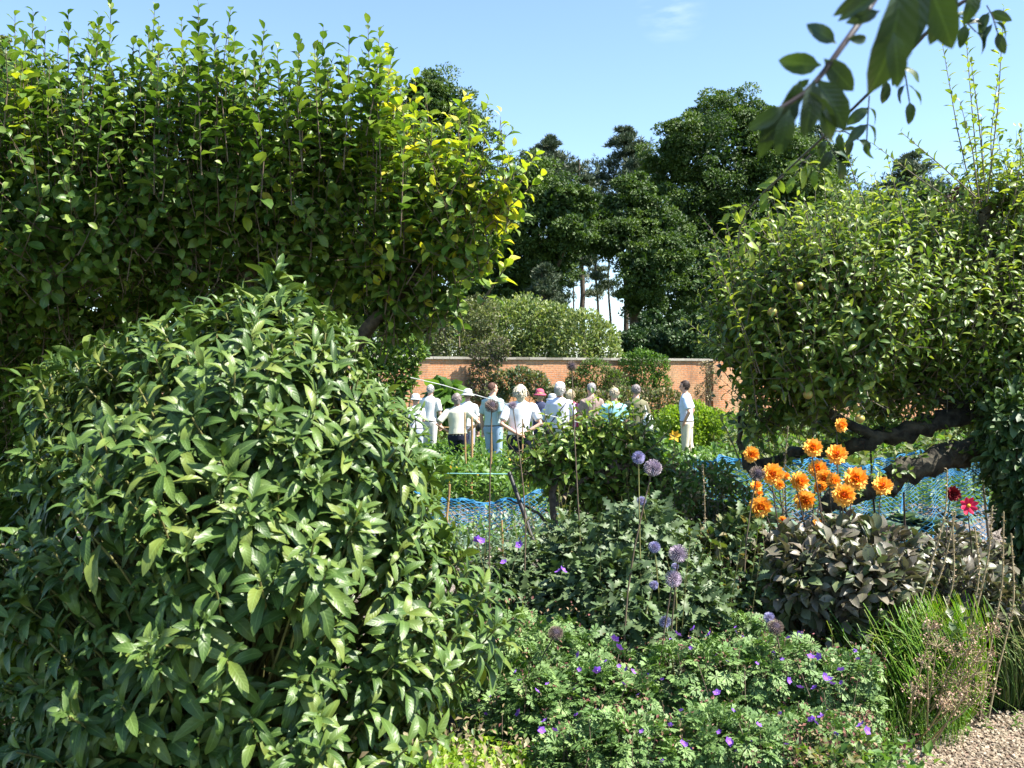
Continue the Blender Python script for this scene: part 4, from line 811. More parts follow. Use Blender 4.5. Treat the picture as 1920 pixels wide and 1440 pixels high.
# ------------------------------------------------------------------ big broad-leaved shrub, left foreground
def big_shrub():
    Dc = 3.35; base = np.array([-0.98, Dc, 0])
    root = thing('broad_leaved_shrub', 'large rounded shrub with long drooping dark green leaves filling the left foreground', 'shrub', base)
    lv = np.array([545,575,625,700,800,900,1000,1100,1200,1300,1400,1500,1620]); Lx = np.array([505,400,215,85,20,-40,-90,-120,-140,-140,-120,-60,80]); Rx = np.array([530,590,655,725,785,825,865,905,925,900,850,780,640])
    def env(py): l = np.interp(py, lv, Lx); r = np.interp(py, lv, Rx); return (l + r) / 2, (r - l) / 2
    mb = MB(); sb = MB(); S = []; Dd = []; inner = []
    n = 780
    for i in range(n * 3):
        if len(S) >= n: break
        py = R.uniform(515, 1600); c, hw = env(py)
        if R.random() > hw / 540 * .85 + .3: continue
        a = R.uniform(0, 2 * np.pi)
        if math.sin(a) > .5 and R.random() < .5: continue
        rr = R.uniform(.84, 1.0) * (1 + .07 * math.sin(a * 5 + py * .013) + .05 * math.sin(a * 3 - py * .02))
        ry = min(hw / F * Dc, .78); y = Dc + ry * rr * math.sin(a); De = Dc * .25 + min(y, Dc + .2) * .75
        x = ((c + hw * rr * math.cos(a)) - 960) / F * De; z = CZ - (py - 720) / F * De
        tilt = np.interp(py, [515, 800, 1600], [.2, 1.0, 1.4]); d = nrm(np.array([math.cos(a) * tilt, math.sin(a) * tilt, 1.0]) + R.normal(size=3) * .28)
        p_ = np.array([x, y, z]); 
        if y < 1.9: continue
        S.append(p_); Dd.append(d)
    # crown tips across the top
    for px, py in [(522,520),(468,560),(560,565),(610,590),(400,572),(330,600),(262,615),(205,655),(150,665),(110,700),(655,640),(690,665),(300,585),(430,590),(520,575),(580,620),(360,640)]:
        S.append(P(px, py + 34, Dc + R.uniform(-.25, .15))); Dd.append(nrm(np.array([R.normal() * .25, -.15 + R.normal() * .2, 1])))
    S = np.array(S); Dd = np.array(Dd); B = S - Dd * .13
    o, d, N, s = shoot_leaves(B, Dd, np.full(len(B), .12), 12, .128, .05, .95, droop=.42, pairs=True, taper=.35, nnoise=.12)
    s *= R.uniform(.8, 1.1, len(s))
    scatter(mb, T_LANCE, o, d, N, s)
    # leaves lower on the same stems and inside
    q2 = R.random(len(S)) < .7; B2 = (S - Dd * .42)[q2]; o, d, N, s = shoot_leaves(B2, Dd[q2], np.full(len(B2), .3), 6, .11, -.1, .3, droop=.5, pairs=True, taper=0, nnoise=.3)
    scatter(mb, T_LANCE, o, d, N, s * R.uniform(.7, 1.05, len(s)))
    q = R.random(len(B)) < .5; o, d, N, s = shoot_leaves(B[q] + Dd[q] * .125, Dd[q], np.full(q.sum(), .03), 4, .055, .9, 1.2, droop=0, pairs=True, taper=.2)
    scatter(mb, T_LANCE, o, d, N, s, None, 1)
    obj('foliage', mb, [M['shrub'], M['shrubtip']], root)
    for p_, d_ in zip(S, Dd):
        a = base + np.array([R.normal() * .1, R.normal() * .1, 0.02]); m_ = p_ - d_ * .5; m_[2] = max(m_[2], .15); t = np.linspace(0, 1, 8)[:, None]
        c_ = (1 - t) ** 3 * a + 3 * t * (1 - t) ** 2 * (a * .55 + m_ * .45) + 3 * t * t * (1 - t) * m_ + t ** 3 * p_
        sb.tube(c_, np.linspace(.009, .0028, 8), 5, cap=False)
    obj('stem', sb, M['yellowstem'], root)
big_shrub()

# ------------------------------------------------------------------ fruit trees
def fruit_tree(root, Lm, nshoot, slen, nleaf, lsz, tpls, mats, limbs, upb=.5, yellow=None, tips=(), tipn=12, twig='twig', rin=.7, tipmat=0, tipr=.004, tipsz=1.0, fillsz=1.0, fill=0):
    mb = MB(); sb = MB()
    p, nn = lumps_sample(Lm, nshoot, rin=rin, rout=1.0)
    d = nrm(nn * .55 + UP * upb + rdir(len(p)) * .4); Ln = slen * R.uniform(.6, 1.3, len(p))
    o, dd, N, s = shoot_leaves(p - d * Ln[:, None] * .4, d, Ln, nleaf, lsz, .15, .75, droop=.2, bend=.12)
    rr = R.random(len(o)); mi = np.zeros(len(o), int)
    for k, mt in enumerate(mats):
        pass
    if yellow is not None:
        f = yellow(o); mi = (R.random(len(o)) < f).astype(int)
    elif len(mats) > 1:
        f = np.clip((np.repeat(d[:, 2], nleaf) - .5) * .9, 0, .5); mi = (R.random(len(o)) < f).astype(int)  # upward shoots get more leaves of the painted sunlit tone
    for k in (0, 1):
        q = mi == k
        if q.any(): scatter(mb, tpls, o[q], dd[q], N[q], s[q], rr[q], k)
    shoot_stems(sb, p - d * Ln[:, None] * .45, d, Ln, .0035, .12)
    if fill:
        # leaves deeper in the crown
        p2, n2 = lumps_sample(Lm, fill, rin=.25, rout=.8, cull=.2); scatter(mb, tpls, p2, rdir(len(p2)) - UP * .3, rdir(len(p2)) + UP, lsz * fillsz * R.uniform(.7, 1.2, len(p2)))
    for a, b in tips:
        a = np.array(a); b = np.array(b); l = np.linalg.norm(b - a); v = (b - a) / l
        n_ = max(6, int(l * tipn)); o, dd, N, s = shoot_leaves(a[None], v[None], [l], n_, lsz * tipsz, .25, .9, droop=.1, bend=0.0, taper=.5, t0=.08)
        kk = tipmat
        if yellow is not None: kk = int(R.random() < yellow(b[None])[0])
        scatter(mb, tpls, o, dd, N, s, None, kk); sb.tube([a, a * .5 + b * .5 + R.normal(size=3) * .012, b], [tipr, tipr * .75, tipr * .3], 5, cap=False)
    obj('foliage', mb, [M[q] for q in mats], root)
    obj('shoot', sb, M[twig], root)
    return root
def limb_mesh(limbs, Lm, nb, r1=.02, sides=10, rough=.08):
    lb = MB(); allp = []
    for pts, ra, rb in limbs:
        pts = np.array(pts); t = np.linspace(0, 1, len(pts)); u = np.linspace(0, 1, len(pts) * 5); q = np.stack([np.interp(u, t, pts[:, k]) for k in range(3)], -1)
        # smooth corners, then gnarl
        for _ in range(4): q[1:-1] = q[1:-1] * .5 + (q[:-2] + q[2:]) * .25
        q[1:-1] += R.normal(size=(len(q) - 2, 3)) * ra * .12; lb.tube(q, np.linspace(ra, rb, len(q)) * (1 + R.normal(size=len(q)) * .06), sides, rough=rough); allp.append(q[len(q) // 3:])
    allp = np.concatenate(allp); e, _ = lumps_sample(Lm, nb, rin=.3, rout=.85, cull=.3)
    for x in e:
        dd = np.linalg.norm(allp - x, axis=1); s0 = allp[np.argsort(dd)[R.integers(0, 4)]]; l = np.linalg.norm(x - s0); t = np.linspace(0, 1, 7)[:, None]
        m_ = (s0 + x) / 2 + np.array([0, 0, .1 * l]) + R.normal(size=3) * .05 * l; lb.tube((1 - t) ** 2 * s0 + 2 * t * (1 - t) * m_ + t * t * x, np.linspace(min(r1, .02 + l * .01), .005, 7), 6, cap=False)
    return lb

# left tree: a long, much shot-up fruit tree
D = 5.3
Lm = np.array(pxl([(-60,380,230,.3),(120,370,190,0),(210,230,60,0),(300,350,160,.1),(390,210,55,.1),(470,340,140,0),(560,250,60,0),(620,370,140,.1),(690,270,45,0),(760,410,125,0),(850,350,60,-.2),(880,450,75,-.2),(930,370,45,-.3),(100,200,60,.1),(400,430,170,.4),(620,470,150,.4),(770,510,110,.2),(840,560,50,.1),(740,585,60,.3),(160,480,200,.8),(-60,540,200,.9),(120,640,170,1.3),(330,590,160,1.2),(560,580,110,.9),(-90,760,190,1.6),(100,820,150,2.0)], D, .85))
root = thing('fruit_tree', 'large leafy fruit tree with upright shoots and yellowing, sunlit toned leaves on its right side', 'tree', (-1.9, 6.0, 0))
def yel(o):
    px = o[:, 0] / o[:, 1] * F + 960; py = 720 - (o[:, 2] - CZ) / o[:, 1] * F
    f = np.clip((px - 620) / 560, 0, .55) * np.clip((620 - py) / 180, 0, 1) + .5 * np.exp(-((px - 670) / 40) ** 2 - ((py - 260) / 110) ** 2) + .3 * np.exp(-((px - 570) / 40) ** 2 - ((py - 300) / 60) ** 2)
    return np.clip(f + .03, 0, .8)
tips = []
for px, py, ln in [(a_ + R.normal() * 22, b_ + abs(R.normal()) * 60, R.uniform(110, 190)) for a_, b_ in [(40,70),(120,90),(200,40),(290,40),(370,40),(435,60),(500,100),(560,110),(610,90),(660,90),(710,90),(745,140)] for _ in range(6)] + [(28,30,190),(62,22,200),(128,28,190),(100,110,120),(185,30,220),(208,8,240),(290,10,220),(278,60,190),(340,40,190),(372,4,240),(400,50,170),(432,20,210),(440,70,170),(495,55,190),(520,90,160),(560,78,170),(606,52,200),(590,95,150),(655,62,190),(690,45,230),(712,60,190),(735,88,200),(760,150,150),(250,75,140),(150,110,110),(330,110,110),(640,110,130),(10,80,130),(705,170,140),(800,175,120),(845,200,110),(915,190,150),(870,180,120),(960,245,110),(1005,290,120),(1015,330,110),(985,395,90),(960,480,80),(950,500,70),(945,330,130),(900,230,120),(480,120,130),(-20,40,180),(230,130,90),(380,130,90),(545,140,110)]:
    dx = R.normal() * 10; ln = ln * 1.35; lean = np.clip((px - 800) / 220, 0, 1); dd_ = D + R.uniform(-.5, .3)
    tips.append((P(px + dx - ln * lean * .8, py + ln * (1 - .35 * lean), dd_ + .05), P(px, py, dd_)))
fruit_tree(root, Lm, 3500, .38, 9, .084, T_OVAL, ['apple', 'appleyellow'], None, upb=.75, yellow=yel, tips=tips, tipn=34, fill=6500, tipsz=1.3, fillsz=1.0)
tb = (-1.9, 6.0)
limbs = [([(tb[0], tb[1], 0), (tb[0] + .05, tb[1], .6), (tb[0] - .05, tb[1], 1.1)], .13, .11), ([(tb[0] - .05, tb[1], 1.05), (-2.5, 6.5, 1.7), (-3.0, 6.4, 2.4)], .08, .03),
         ([(tb[0] - .05, tb[1], 1.05), (-1.6, 5.7, 1.8), (-1.3, 5.4, 2.7)], .08, .03), ([(tb[0], tb[1], 1.0), (-1.2, 5.8, 1.5), (-.6, 5.5, 2.1), (-.3, 5.3, 2.5)], .07, .02)]
obj('trunk', limb_mesh(limbs, Lm, 60), M['bark'], root)

# right tree: old lichened apple with low sweeping limbs
D = 6.6
Lm = np.array(pxl([(1470,530,75,-.2),(1430,600,90,-.2),(1545,505,85,-.1),(1480,650,90,-.1),(1600,570,130,-.4),(1640,480,70,.2),(1690,430,40,.1),(1420,700,45,0),(1560,680,90,-.2),(1750,500,95,.3),(1760,600,130,0),(1700,680,90,.1),(1880,480,120,.3),(1900,620,130,0),(1850,740,90,.5),(1960,760,130,0),(1975,410,95,.3),(1920,390,50,.2),(1360,660,26,.1),(1350,590,22,.1),(1395,480,28,0),(1450,440,26,.1),(1600,690,60,-.5),(1500,690,50,-.5),(1920,880,80,.2),(1450,770,45,.1),(1500,740,50,0),(1420,800,26,.2),(1550,780,40,.3),(1660,750,50,.5),(1890,370,40,0)], D, .8))
root = thing('apple_tree', 'old spreading apple tree with lichened low limbs at the right', 'tree', P(2060, 720, D + .2) * [1, 1, 0])
tips = []
for (ax, ay), (bx_, by) in [((a_, b_ + R.uniform(80, 150)), (a_ + R.uniform(-60, 40), b_)) for a_, b_ in zip(R.uniform(1380, 1700, 34), R.uniform(400, 600, 34))] + [((1420,700),(1338,458)),((1425,700),(1355,520)),((1400,690),(1283,600)),((1430,660),(1300,640)),((1480,520),(1438,405)),((1500,500),(1480,395)),((1560,450),(1545,330)),((1600,430),(1590,335)),((1660,420),(1640,330)),
        ((1840,390),(1808,30)),((1850,380),(1882,15)),((1830,400),(1765,70)),((1845,330),(1820,110)),((1860,360),(1870,150)),((1835,370),(1800,190)),((1850,380),(1840,220)),((1830,370),(1690,248)),((1820,400),(1635,268)),((1700,420),(1665,300)),((1640,430),(1575,250)),
        ((1900,380),(1915,240)),((1880,380),(1905,290)),((1850,390),(1890,330)),((1760,440),(1730,380)),((1880,420),(1945,300)),((1820,400),(1845,290)),((1440,560),(1385,500)),((1520,470),(1505,385)),((1420,780),(1400,640)),((1390,870),(1345,770)),((1660,680),(1725,560)),((1600,480),(1610,390)),((1700,470),(1715,380)),((1540,860),(1475,780))]:
    dd_ = D + R.uniform(-.5, .1); tips.append((P(ax, ay, dd_), P(bx_, by, dd_ - .1)))
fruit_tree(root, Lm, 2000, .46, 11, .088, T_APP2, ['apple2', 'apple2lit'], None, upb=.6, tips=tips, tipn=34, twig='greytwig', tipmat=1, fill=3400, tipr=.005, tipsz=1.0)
X = P(2060, 720, D + .2)
limbs = [([(X[0], X[1], 0), P(2050,1000,D+.2), P(2010,800,D+.1)], .17, .15),
         ([P(2030,850,D+.1), P(1950,832,D), P(1870,838,D-.1), P(1790,850,D-.2), P(1720,878,D-.3), P(1670,905,D-.3), P(1600,925,D-.3), P(1540,950,D-.2)], .105, .055),
         ([P(2010,800,D+.1), P(1900,760,D+.1), P(1820,770,D+.1), P(1740,800,D), P(1650,822,D), P(1580,842,D+.1), P(1500,850,D+.2), P(1400,880,D+.3)], .085, .03),
         ([P(1820,770,D+.1), P(1750,740,D+.1), P(1680,690,D+.1), P(1560,640,D)], .055, .02),
         ([P(2010,800,D+.1), P(1930,640,D), P(1850,500,D), P(1840,400,D)], .09, .02),
         ([P(1650,822,D), P(1560,780,D), P(1500,720,D), P(1440,680,D)], .035, .012),
         ([P(1400,880,D+.3), P(1385,820,D+.3), P(1390,760,D+.3)], .025, .008)]
obj('trunk', limb_mesh(limbs, Lm, 90, rough=.2), M['lichen'], root)
mb = MB(); sb = MB(); bs = []
for pts, ra, rb in limbs[1:4]:
    pts = np.array(pts); f = R.uniform(.1, .95, 34); t = np.linspace(0, 1, len(pts)); q = np.stack([np.interp(f, t, pts[:, k]) for k in range(3)], -1); bs.append(q)
bs = np.concatenate(bs); d = nrm(rdir(len(bs)) * .8 + UP * .6 - np.array([0, .3, 0])); ln_ = R.uniform(.1, .26, len(bs)); o, dd, N, sz = shoot_leaves(bs, d, ln_, 7, .07, .1, .8, t0=.35)
scatter(mb, T_APP2, o, dd, N, sz); shoot_stems(sb, bs, d, ln_, .004, .1); obj('spur_leaves', mb, M['apple2'], root); obj('spur', sb, M['bark'], root)

# small apples on it
ap = None
for i, (px, py) in enumerate([(1515,740),(1612,785),(1545,538),(1498,536),(1448,585)]):
    m_ = MB()
    if ap is None:
        m_.ball((0, 0, 0), .03, .03, .027, nu=14, nv=10); ap = link('apple', m_.mesh('apple'), plain('green_apple', (.35, .38, .08), .4, (.4, .2, .08), 30), root); o_ = ap
    else: o_ = ap.copy(); C.objects.link(o_)
    o_.location = Vector(P(px, py, D - .55)) - root.location

# shrub at the right edge below the apple tree, its shade put into darker leaves
bush('dark_hedge_shrub', 'dark green hanging shrub in deep shade at the right edge', 'shrub', pxl([(1930,860,70),(1900,790,60),(1965,960,90),(1930,1060,60),(1880,850,36),(1990,1080,110)], 6.1, .8), 4200, .085, 'oak2', tpls=T_APP2, stems=16, stem_r=.02, up=-.4)

# young apple bush in the centre
D = 6.3
Lm = np.array(pxl([(1050,855,46,0),(1005,870,32,0),(1110,850,55,.1),(1080,900,55,.2),(1160,880,50,.2),(1185,840,36,.2),(1130,930,60,.3),(1200,930,60,.3),(1230,880,36,.3),(1120,800,26,0),(1180,810,22,0)], D, .8))
root = thing('young_apple_bush', 'young dark stemmed bush with bright green leaves in the centre behind the thistles', 'bush', (P(1045, 720, D)) * [1, 1, 0])
tips = [(P(a, b, D), P(c, d, D - .05)) for a, b, c, d in [(1020,840,960,870),(1000,840,945,845),(1040,820,1020,770),(1060,820,1075,770),(1100,820,1105,755),(1150,820,1140,760),(1170,830,1185,770),(1200,830,1225,780),(1090,830,1060,785),(1130,820,1160,790),(1210,850,1260,800),(1240,880,1290,840),(1000,900,965,890)]]
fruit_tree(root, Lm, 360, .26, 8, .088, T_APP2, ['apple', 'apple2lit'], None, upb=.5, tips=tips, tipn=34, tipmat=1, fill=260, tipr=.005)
limbs = [([P(1045,720,D)*[1,1,0], P(1040,1000,D), P(1035,920,D), P(1050,860,D), P(1080,830,D)], .03, .012), ([P(1040,950,D), P(1090,900,D), P(1150,870,D)], .018, .008), ([P(1038,1000,D), P(1010,960,D), P(950,935,D)], .012, .005)]
obj('trunk', limb_mesh(limbs, Lm, 24), M['bark'], root)

# brushy hedge piece with bare twigs right of it
D = 6.9
bush('brushy_shrub', 'low tangled shrub with bare brown twigs between the thistles and the dahlias', 'shrub', pxl([(1260,925,50),(1325,930,46),(1240,965,46),(1375,950,40),(1290,985,56),(1345,1000,48),(1225,890,30,0,.7),(1300,885,22),(1400,985,40),(1350,890,20),(1180,960,40)], D, .8, .3), 2300, .06, 'veg', tpls=T_APP2, stems=130, stem_r=.005, matstem='greytwig', rin=.6, up=.3, extra=[('brush', 1500, .055, T_APP2), ('dry', 1200, .045, T_SMALL)])
wispy('leafy_weed', 'loose leafy stems rising out of the low tangled shrub', 'plant', [(1220, 6.7), (1265, 6.8), (1310, 6.9), (1355, 6.9), (1390, 7.0)], (.65, 1.12), T_APP2, .075, 'brush', 'greytwig', nl=14, n=8)
wispy('leafy_weed', 'fresh green stems standing just left of the low tangled shrub', 'plant', [(1150, 6.5), (1200, 6.4), (1240, 6.6)], (.8, 1.2), T_APP2, .08, 'apple', nl=14, n=6)
mb = MB(); sq = thing('squash_flower', 'bright yellow flower left of the man in cream trousers', 'flower', P(1265, 822, 12))
for a in range(6): mb.place(T_SMALL[0], P(1265, 818, 12), [math.cos(a), -.3, math.sin(a) * .8 + .3], [0, -1, .3], .085)
obj('petals', mb, M['yellow'], sq); mb = MB(); mb.tube([P(1265, 820, 12), P(1262, 860, 12) , P(1260,720,12)*[1,1,0]], .008, 5); obj('stem', mb, M['yellowstem'], sq)

# ------------------------------------------------------------------ flower border
# globe thistle leaves: two leafy plants, then each globe on its own stem
bush('globe_thistle_plant', 'grey green jagged leaved thistle plant below the globes in the centre', 'plant', pxl([(1190,1040,80,.1),(1120,1060,75,.2),(1240,1110,85,-.1),(1160,1130,80,-.3),(1290,1150,60,-.3),(1220,990,45,.3),(1100,1130,70,-.2),(1270,1040,36,.1),(1180,1200,70,-.5)], 5.0, .8, .25), 3000, .11, 'thistle', tpls=T_JAG, stems=22, stem_r=.006, matstem='yellowstem', up=.15, rin=.75)
bush('globe_thistle_plant', 'shaded jagged leaved thistle plant left of centre beside the black stake', 'plant', pxl([(1010,1090,60,.1),(960,1120,55,0),(1040,1150,60,-.1),(930,1080,40,.2),(1060,1020,40,.3),(990,1170,55,-.2)], 5.3, .8), 1700, .115, 'thistle', tpls=T_JAG, stems=16, stem_r=.006, matstem='yellowstem', up=-.1, rin=.75)
bush('dahlia_neighbour', 'mixed green leafy plant between the globe thistles and the dark dahlia', 'plant', pxl([(1370,1080,60,.1),(1340,1150,60,-.1),(1420,1150,60,0),(1390,1010,40,.2),(1320,1040,40,.2),(1460,1130,50,-.1)], 5.1, .8), 1900, .075, 'brush', tpls=T_APP2, stems=16, stem_r=.006, extra=[('thistle', 600, .11, T_JAG)])

wispy('leafy_weed', 'tall loose leafy plant rising just left of the black stake', 'plant', [(900, 5.6), (940, 5.4), (985, 5.5)], (.55, .95), T_JAG, .10, 'thistle')
wispy('leafy_weed', 'loose narrow leaved stems standing among the globe thistles', 'plant', [(1110, 4.9), (1170, 4.8), (1230, 4.8), (1290, 4.9)], (.6, 1.0), T_JAG, .09, 'thistle')
wispy('leafy_weed', 'straggling green stems between the brushy shrub and the dahlias', 'plant', [(1330, 5.2), (1380, 5.1), (1430, 5.0)], (.6, 1.05), T_APP2, .06, 'veg')
wispy('leafy_weed', 'weedy green stems pushing up around the feet of the orange dahlia', 'plant', [(1480, 4.7), (1550, 4.7), (1630, 4.8)], (.3, .6), T_APP2, .05, 'veg')
wispy('leafy_weed', 'dark leaved upright stems between the dahlia plants and the seed spikes', 'plant', [(1700, 5.2), (1750, 5.3), (1850, 5.2)], (.5, .9), T_APP2, .065, 'dleaf', 'dstem')
wispy('leafy_weed', 'tangled green stems in front of the centre bush', 'plant', [(1060, 5.8), (1120, 5.7), (1190, 5.7)], (.7, 1.1), T_APP2, .075, 'brush')
wispy('leafy_weed', 'thin weeds along the gravel edge under the dried seed heads', 'plant', [(1650, 4.3), (1720, 4.5), (1800, 4.65)], (.08, .2), T_APP2, .04, 'veg', n=9)
wispy('leafy_weed', 'fresh green weeds at the foot of the broad leaved shrub', 'plant', [(900, 3.5), (930, 3.9), (870, 3.3)], (.25, .5), T_APP2, .05, 'veg', n=9)

def globe(r, seed):
    rg = np.random.default_rng(seed); n = 230; i = np.arange(n) + .5; ph = np.arccos(1 - 2 * i / n); th = np.pi * (1 + 5 ** .5) * i
    d = np.stack([np.cos(th) * np.sin(ph), np.sin(th) * np.sin(ph), np.cos(ph)], -1)
    sp = (np.array([(.09,0,0),(-.045,.0,.08),(-.045,0,-.08),(.05,.75,0),(-.03,.75,.05),(-.03,.75,-.05),(0,1,0),(.16,.98,.05),(-.14,.98,.10),(0,.98,-.17)]),
          np.array([(0,1,4,3),(1,2,5,4),(2,0,3,5),(3,4,7,6),(4,5,8,6),(5,3,9,6)]), np.full((10, 2), .5))
    m_ = MB(); m_.ball((0, 0, 0), .62, .62, .62, m=1, nu=12, nv=8); m_.place(sp, d * .5, d, np.cross(d, [0, 0, 1.]) + .01, rg.uniform(.42, .56, n), rg.random(n))
    return m_
gm = {}
for k in ('gblue', 'gmauve', 'gbrown'):
    me = globe(1, len(k)).mesh(k, smooth=False); me.name = 'flower_head'; me.materials.append(M[k]); me.materials.append(M['gcore']); gm[k] = me
TH = [(1197,858,14,4.7,'gblue','small blue globe thistle, highest of the blue ones beside a larger mauve globe'),
      (1224,877,19,4.3,'gmauve','large mauve globe thistle just below and right of the highest blue globe'),
      (1227,1026,13,4.6,'gblue','small blue globe thistle level with and left of the largest mauve globe'),
      (1272,1038,20,4.1,'gmauve','largest mauve globe thistle in the centre of the border'),
      (1262,1085,18,4.1,'gmauve','mauve globe thistle hanging directly below the largest one'),
      (1226,1097,10,4.4,'gblue','tiny blue globe thistle lower left of the stacked mauve globes'),
      (1266,1062,8,4.5,'gblue','tiny blue globe thistle between the two stacked mauve globes'),
      (1247,1166,13,4.2,'gblue','blue grey globe thistle lowest in the centre over the cranesbills'),
      (1442,1158,12,4.3,'gblue','blue grey globe thistle touching a brown one under the dark dahlia leaves'),
      (1454,1176,17,4.1,'gbrown','brown globe thistle touching a blue grey one under the dark dahlia leaves'),
      (1042,1187,16,4.1,'gbrown','brown faded globe thistle at the left above the cranesbills'),
      (1420,888,17,5.0,'gbrown','greyish brown globe thistle just left of the orange dahlia blooms'),
      (1072,686,11,5.4,'gbrown','brown globe thistle head standing tall against the brick wall'),
      (922,761,15,4.6,'gbrown','brown globe thistle in front of the man in the blue green shirt'),
      (961,760,9,5.2,'gmauve','small mauve globe thistle in front of the blonde woman in white'),
      (1203,939,10,4.9,'gblue','small pale blue globe thistle half hidden by leaves above the centre')]
for px, py, r, D, k, lb in TH:
    c = P(px, py, D); R_ = .9 * r / F * D; gx = c[0] + R.uniform(-.12, .12); base = (gx, D + R.uniform(.0, .3), 0)
    root = thing('globe_thistle', lb, 'flower', base, 'globe thistles in the border')
    h = link('flower_head', gm[k], [], root); h.location = Vector(c) - root.location; h.scale = (R_, R_, R_ * .95); h.rotation_euler = (R.normal() * .4, R.normal() * .4, R.uniform(0, 6))
    t = np.linspace(0, 1, 8)[:, None]; b = np.array(base); q = b * (1 - t) + c * t + np.array([R.normal() * .05, 0, 0]) * np.sin(np.pi * t)
    m_ = MB(); m_.tube(q, np.linspace(.005, .0028, 8), 6); obj('stem', m_, M['yellowstem' if k == 'gblue' else 'twig'], root)
    if c[2] < 1.3:
        m_ = MB(); n = 7; z = R.uniform(.2, .85, n)[:, None]; a = R.uniform(0, 6.28, n)
        scatter(m_, T_JAG, b * (1 - z) + c * z, np.stack([np.cos(a), np.sin(a), R.uniform(-.3, .4, n)], -1), np.tile(UP, (n, 1)), R.uniform(.08, .15, n)); obj('foliage', m_, M['thistle'], root)

# dahlias
def dahlia_bloom(seed, single=False):
    rg = np.random.default_rng(seed); m_ = MB(); pt = leaf(4, .55, -.45, -.5, 0, 'oval', 0.0, seed=seed)
    if single: rows = [(8, .25, 1.0, .1)]
    else: rows = [(11, -.75, .62, 1.), (13, -.42, .85, .95), (14, -.1, .98, .85), (13, .22, 1., .7), (12, .52, .92, .5), (9, .85, .78, .3), (6, 1.2, .6, .1)]
    for n, el, l, tone in rows:
        a = np.arange(n) / n * 6.283 + rg.uniform(0, 1); e = el + rg.normal(size=n) * .1
        d = np.stack([np.cos(a) * np.cos(e), np.sin(a) * np.cos(e), np.sin(e)], -1); N = np.stack([-np.cos(a) * np.sin(e), -np.sin(a) * np.sin(e), np.cos(e)], -1)
        m_.place(pt, d * .08, d, N, l * rg.uniform(.88, 1.08, n), np.clip(tone + rg.normal(size=n) * .12, 0, 1), 0, W=1.05)
    m_.ball((0, 0, .06), .2, .2, .16 if single else .5, m=1, nu=10, nv=6)
    return m_
core = plain('bloom_centre', (.5, .09, .01), .8)
def bloom_mesh(seed, mat, cmat, single=False):
    me = dahlia_bloom(seed, single).mesh('flower', smooth=True); me.materials.append(mat); me.materials.append(cmat); return me
OB = [bloom_mesh(s, M['orange'], core) for s in (1, 2, 3)]
def dahlia_plant(label, D, blooms, Lm, nleaf, meshes, base, lsz=.11, stemr=.004, sb_n=26):
    root = thing('dahlia_plant', label, 'flowering plant', base)
    mb = MB(); p, nn = bush_foliage(mb, np.array(Lm), nleaf, lsz, T_APP2 + T_OVAL, up=.15, rnd_dir=.6, rin=.6)
    for (px, py, r, face) in blooms:      # a few leaves up each flower stem
        c = P(px, py, D); z = R.uniform(.3, .8, 5)[:, None]; b = np.array(base) * 1.0; a = R.uniform(0, 6.28, 5)
        scatter(mb, T_APP2, (b + [0, 0, .3]) * (1 - z) + c * z, np.stack([np.cos(a), np.sin(a), R.uniform(-.2, .6, 5)], -1), np.tile(UP, (5, 1)), R.uniform(.05, .09, 5))
    obj('foliage', mb, M['dleaf'], root)
    sb = MB(); bush_stems(sb, Lm, base, sb_n, .006)
    for i, (px, py, r, face) in enumerate(blooms):
        dd = D + R.uniform(-.25, .25); c = P(px, py, dd); R_ = 1.15 * r / F * dd
        fd = nrm(np.array([face[0], -1.0, face[1]])); b = np.array(base) + [R.normal() * .12, R.normal() * .1, 0]
        k0 = c - fd * R_ * .55; mid = np.array([c[0] * .8 + b[0] * .2, c[1] + .02, c[2] - .22]); t = np.linspace(0, 1, 9)[:, None]
        q = (1 - t) ** 2 * b + 2 * t * (1 - t) * mid + t * t * k0; sb.tube(q, np.linspace(stemr * 1.4, stemr * .7, 9), 6)
        o = link('flower', meshes[i % len(meshes)], [], root); o.location = Vector(c) - root.location; o.scale = (R_,) * 3
        o.rotation_euler = Vector(fd).to_track_quat('Z', 'Y').to_euler()
    obj('stem', sb, M['dstem'], root); return root
D = 5.5
OR = [(1524,840,16,(0,.3)),(1568,853,18,(-.1,.6)),(1408,852,14,(.1,0)),(1576,797,13,(.8,0)),(1448,889,19,(0,.2)),(1498,903,17,(.5,.2)),(1533,880,16,(-.2,.5)),(1545,897,17,(-.2,-.1)),(1561,901,14,(.6,0)),(1604,898,20,(0,.3)),(1654,912,17,(-.1,.7)),(1582,929,20,(-.3,.3)),(1508,937,18,(0,-.3)),(1424,950,20,(.2,-.2)),(1461,909,9,(0,.1)),(1418,912,10,(0,.6)),(1537,912,12,(.4,-.6)),(1422,925,8,(0,.5)),(1474,893,7,(.4,.4)),(1532,980,8,(0,.2)),(1590,990,6,(.3,.5)),(1467,975,7,(-.3,.2))]
dahlia_plant('dark leaved dahlia covered in round orange blooms', D, OR, pxl([(1560,1045,62),(1480,1048,52),(1640,1050,62),(1520,1090,80,-.3),(1620,1110,80,-.4),(1680,1090,50,-.3),(1440,1060,45),(1590,1000,28,.2),(1700,1035,36)], 5.2, .8), 2600, OB, (P(1560, 720, 5.3)) * [1, 1, 0], lsz=.085)
CR = [bloom_mesh(7, M['crimson'], plain('crimson_centre', (.12, .01, .01), .8))]
MG = [bloom_mesh(8, M['magenta'], plain('yellow_centre', (.75, .4, .03), .8), True)]
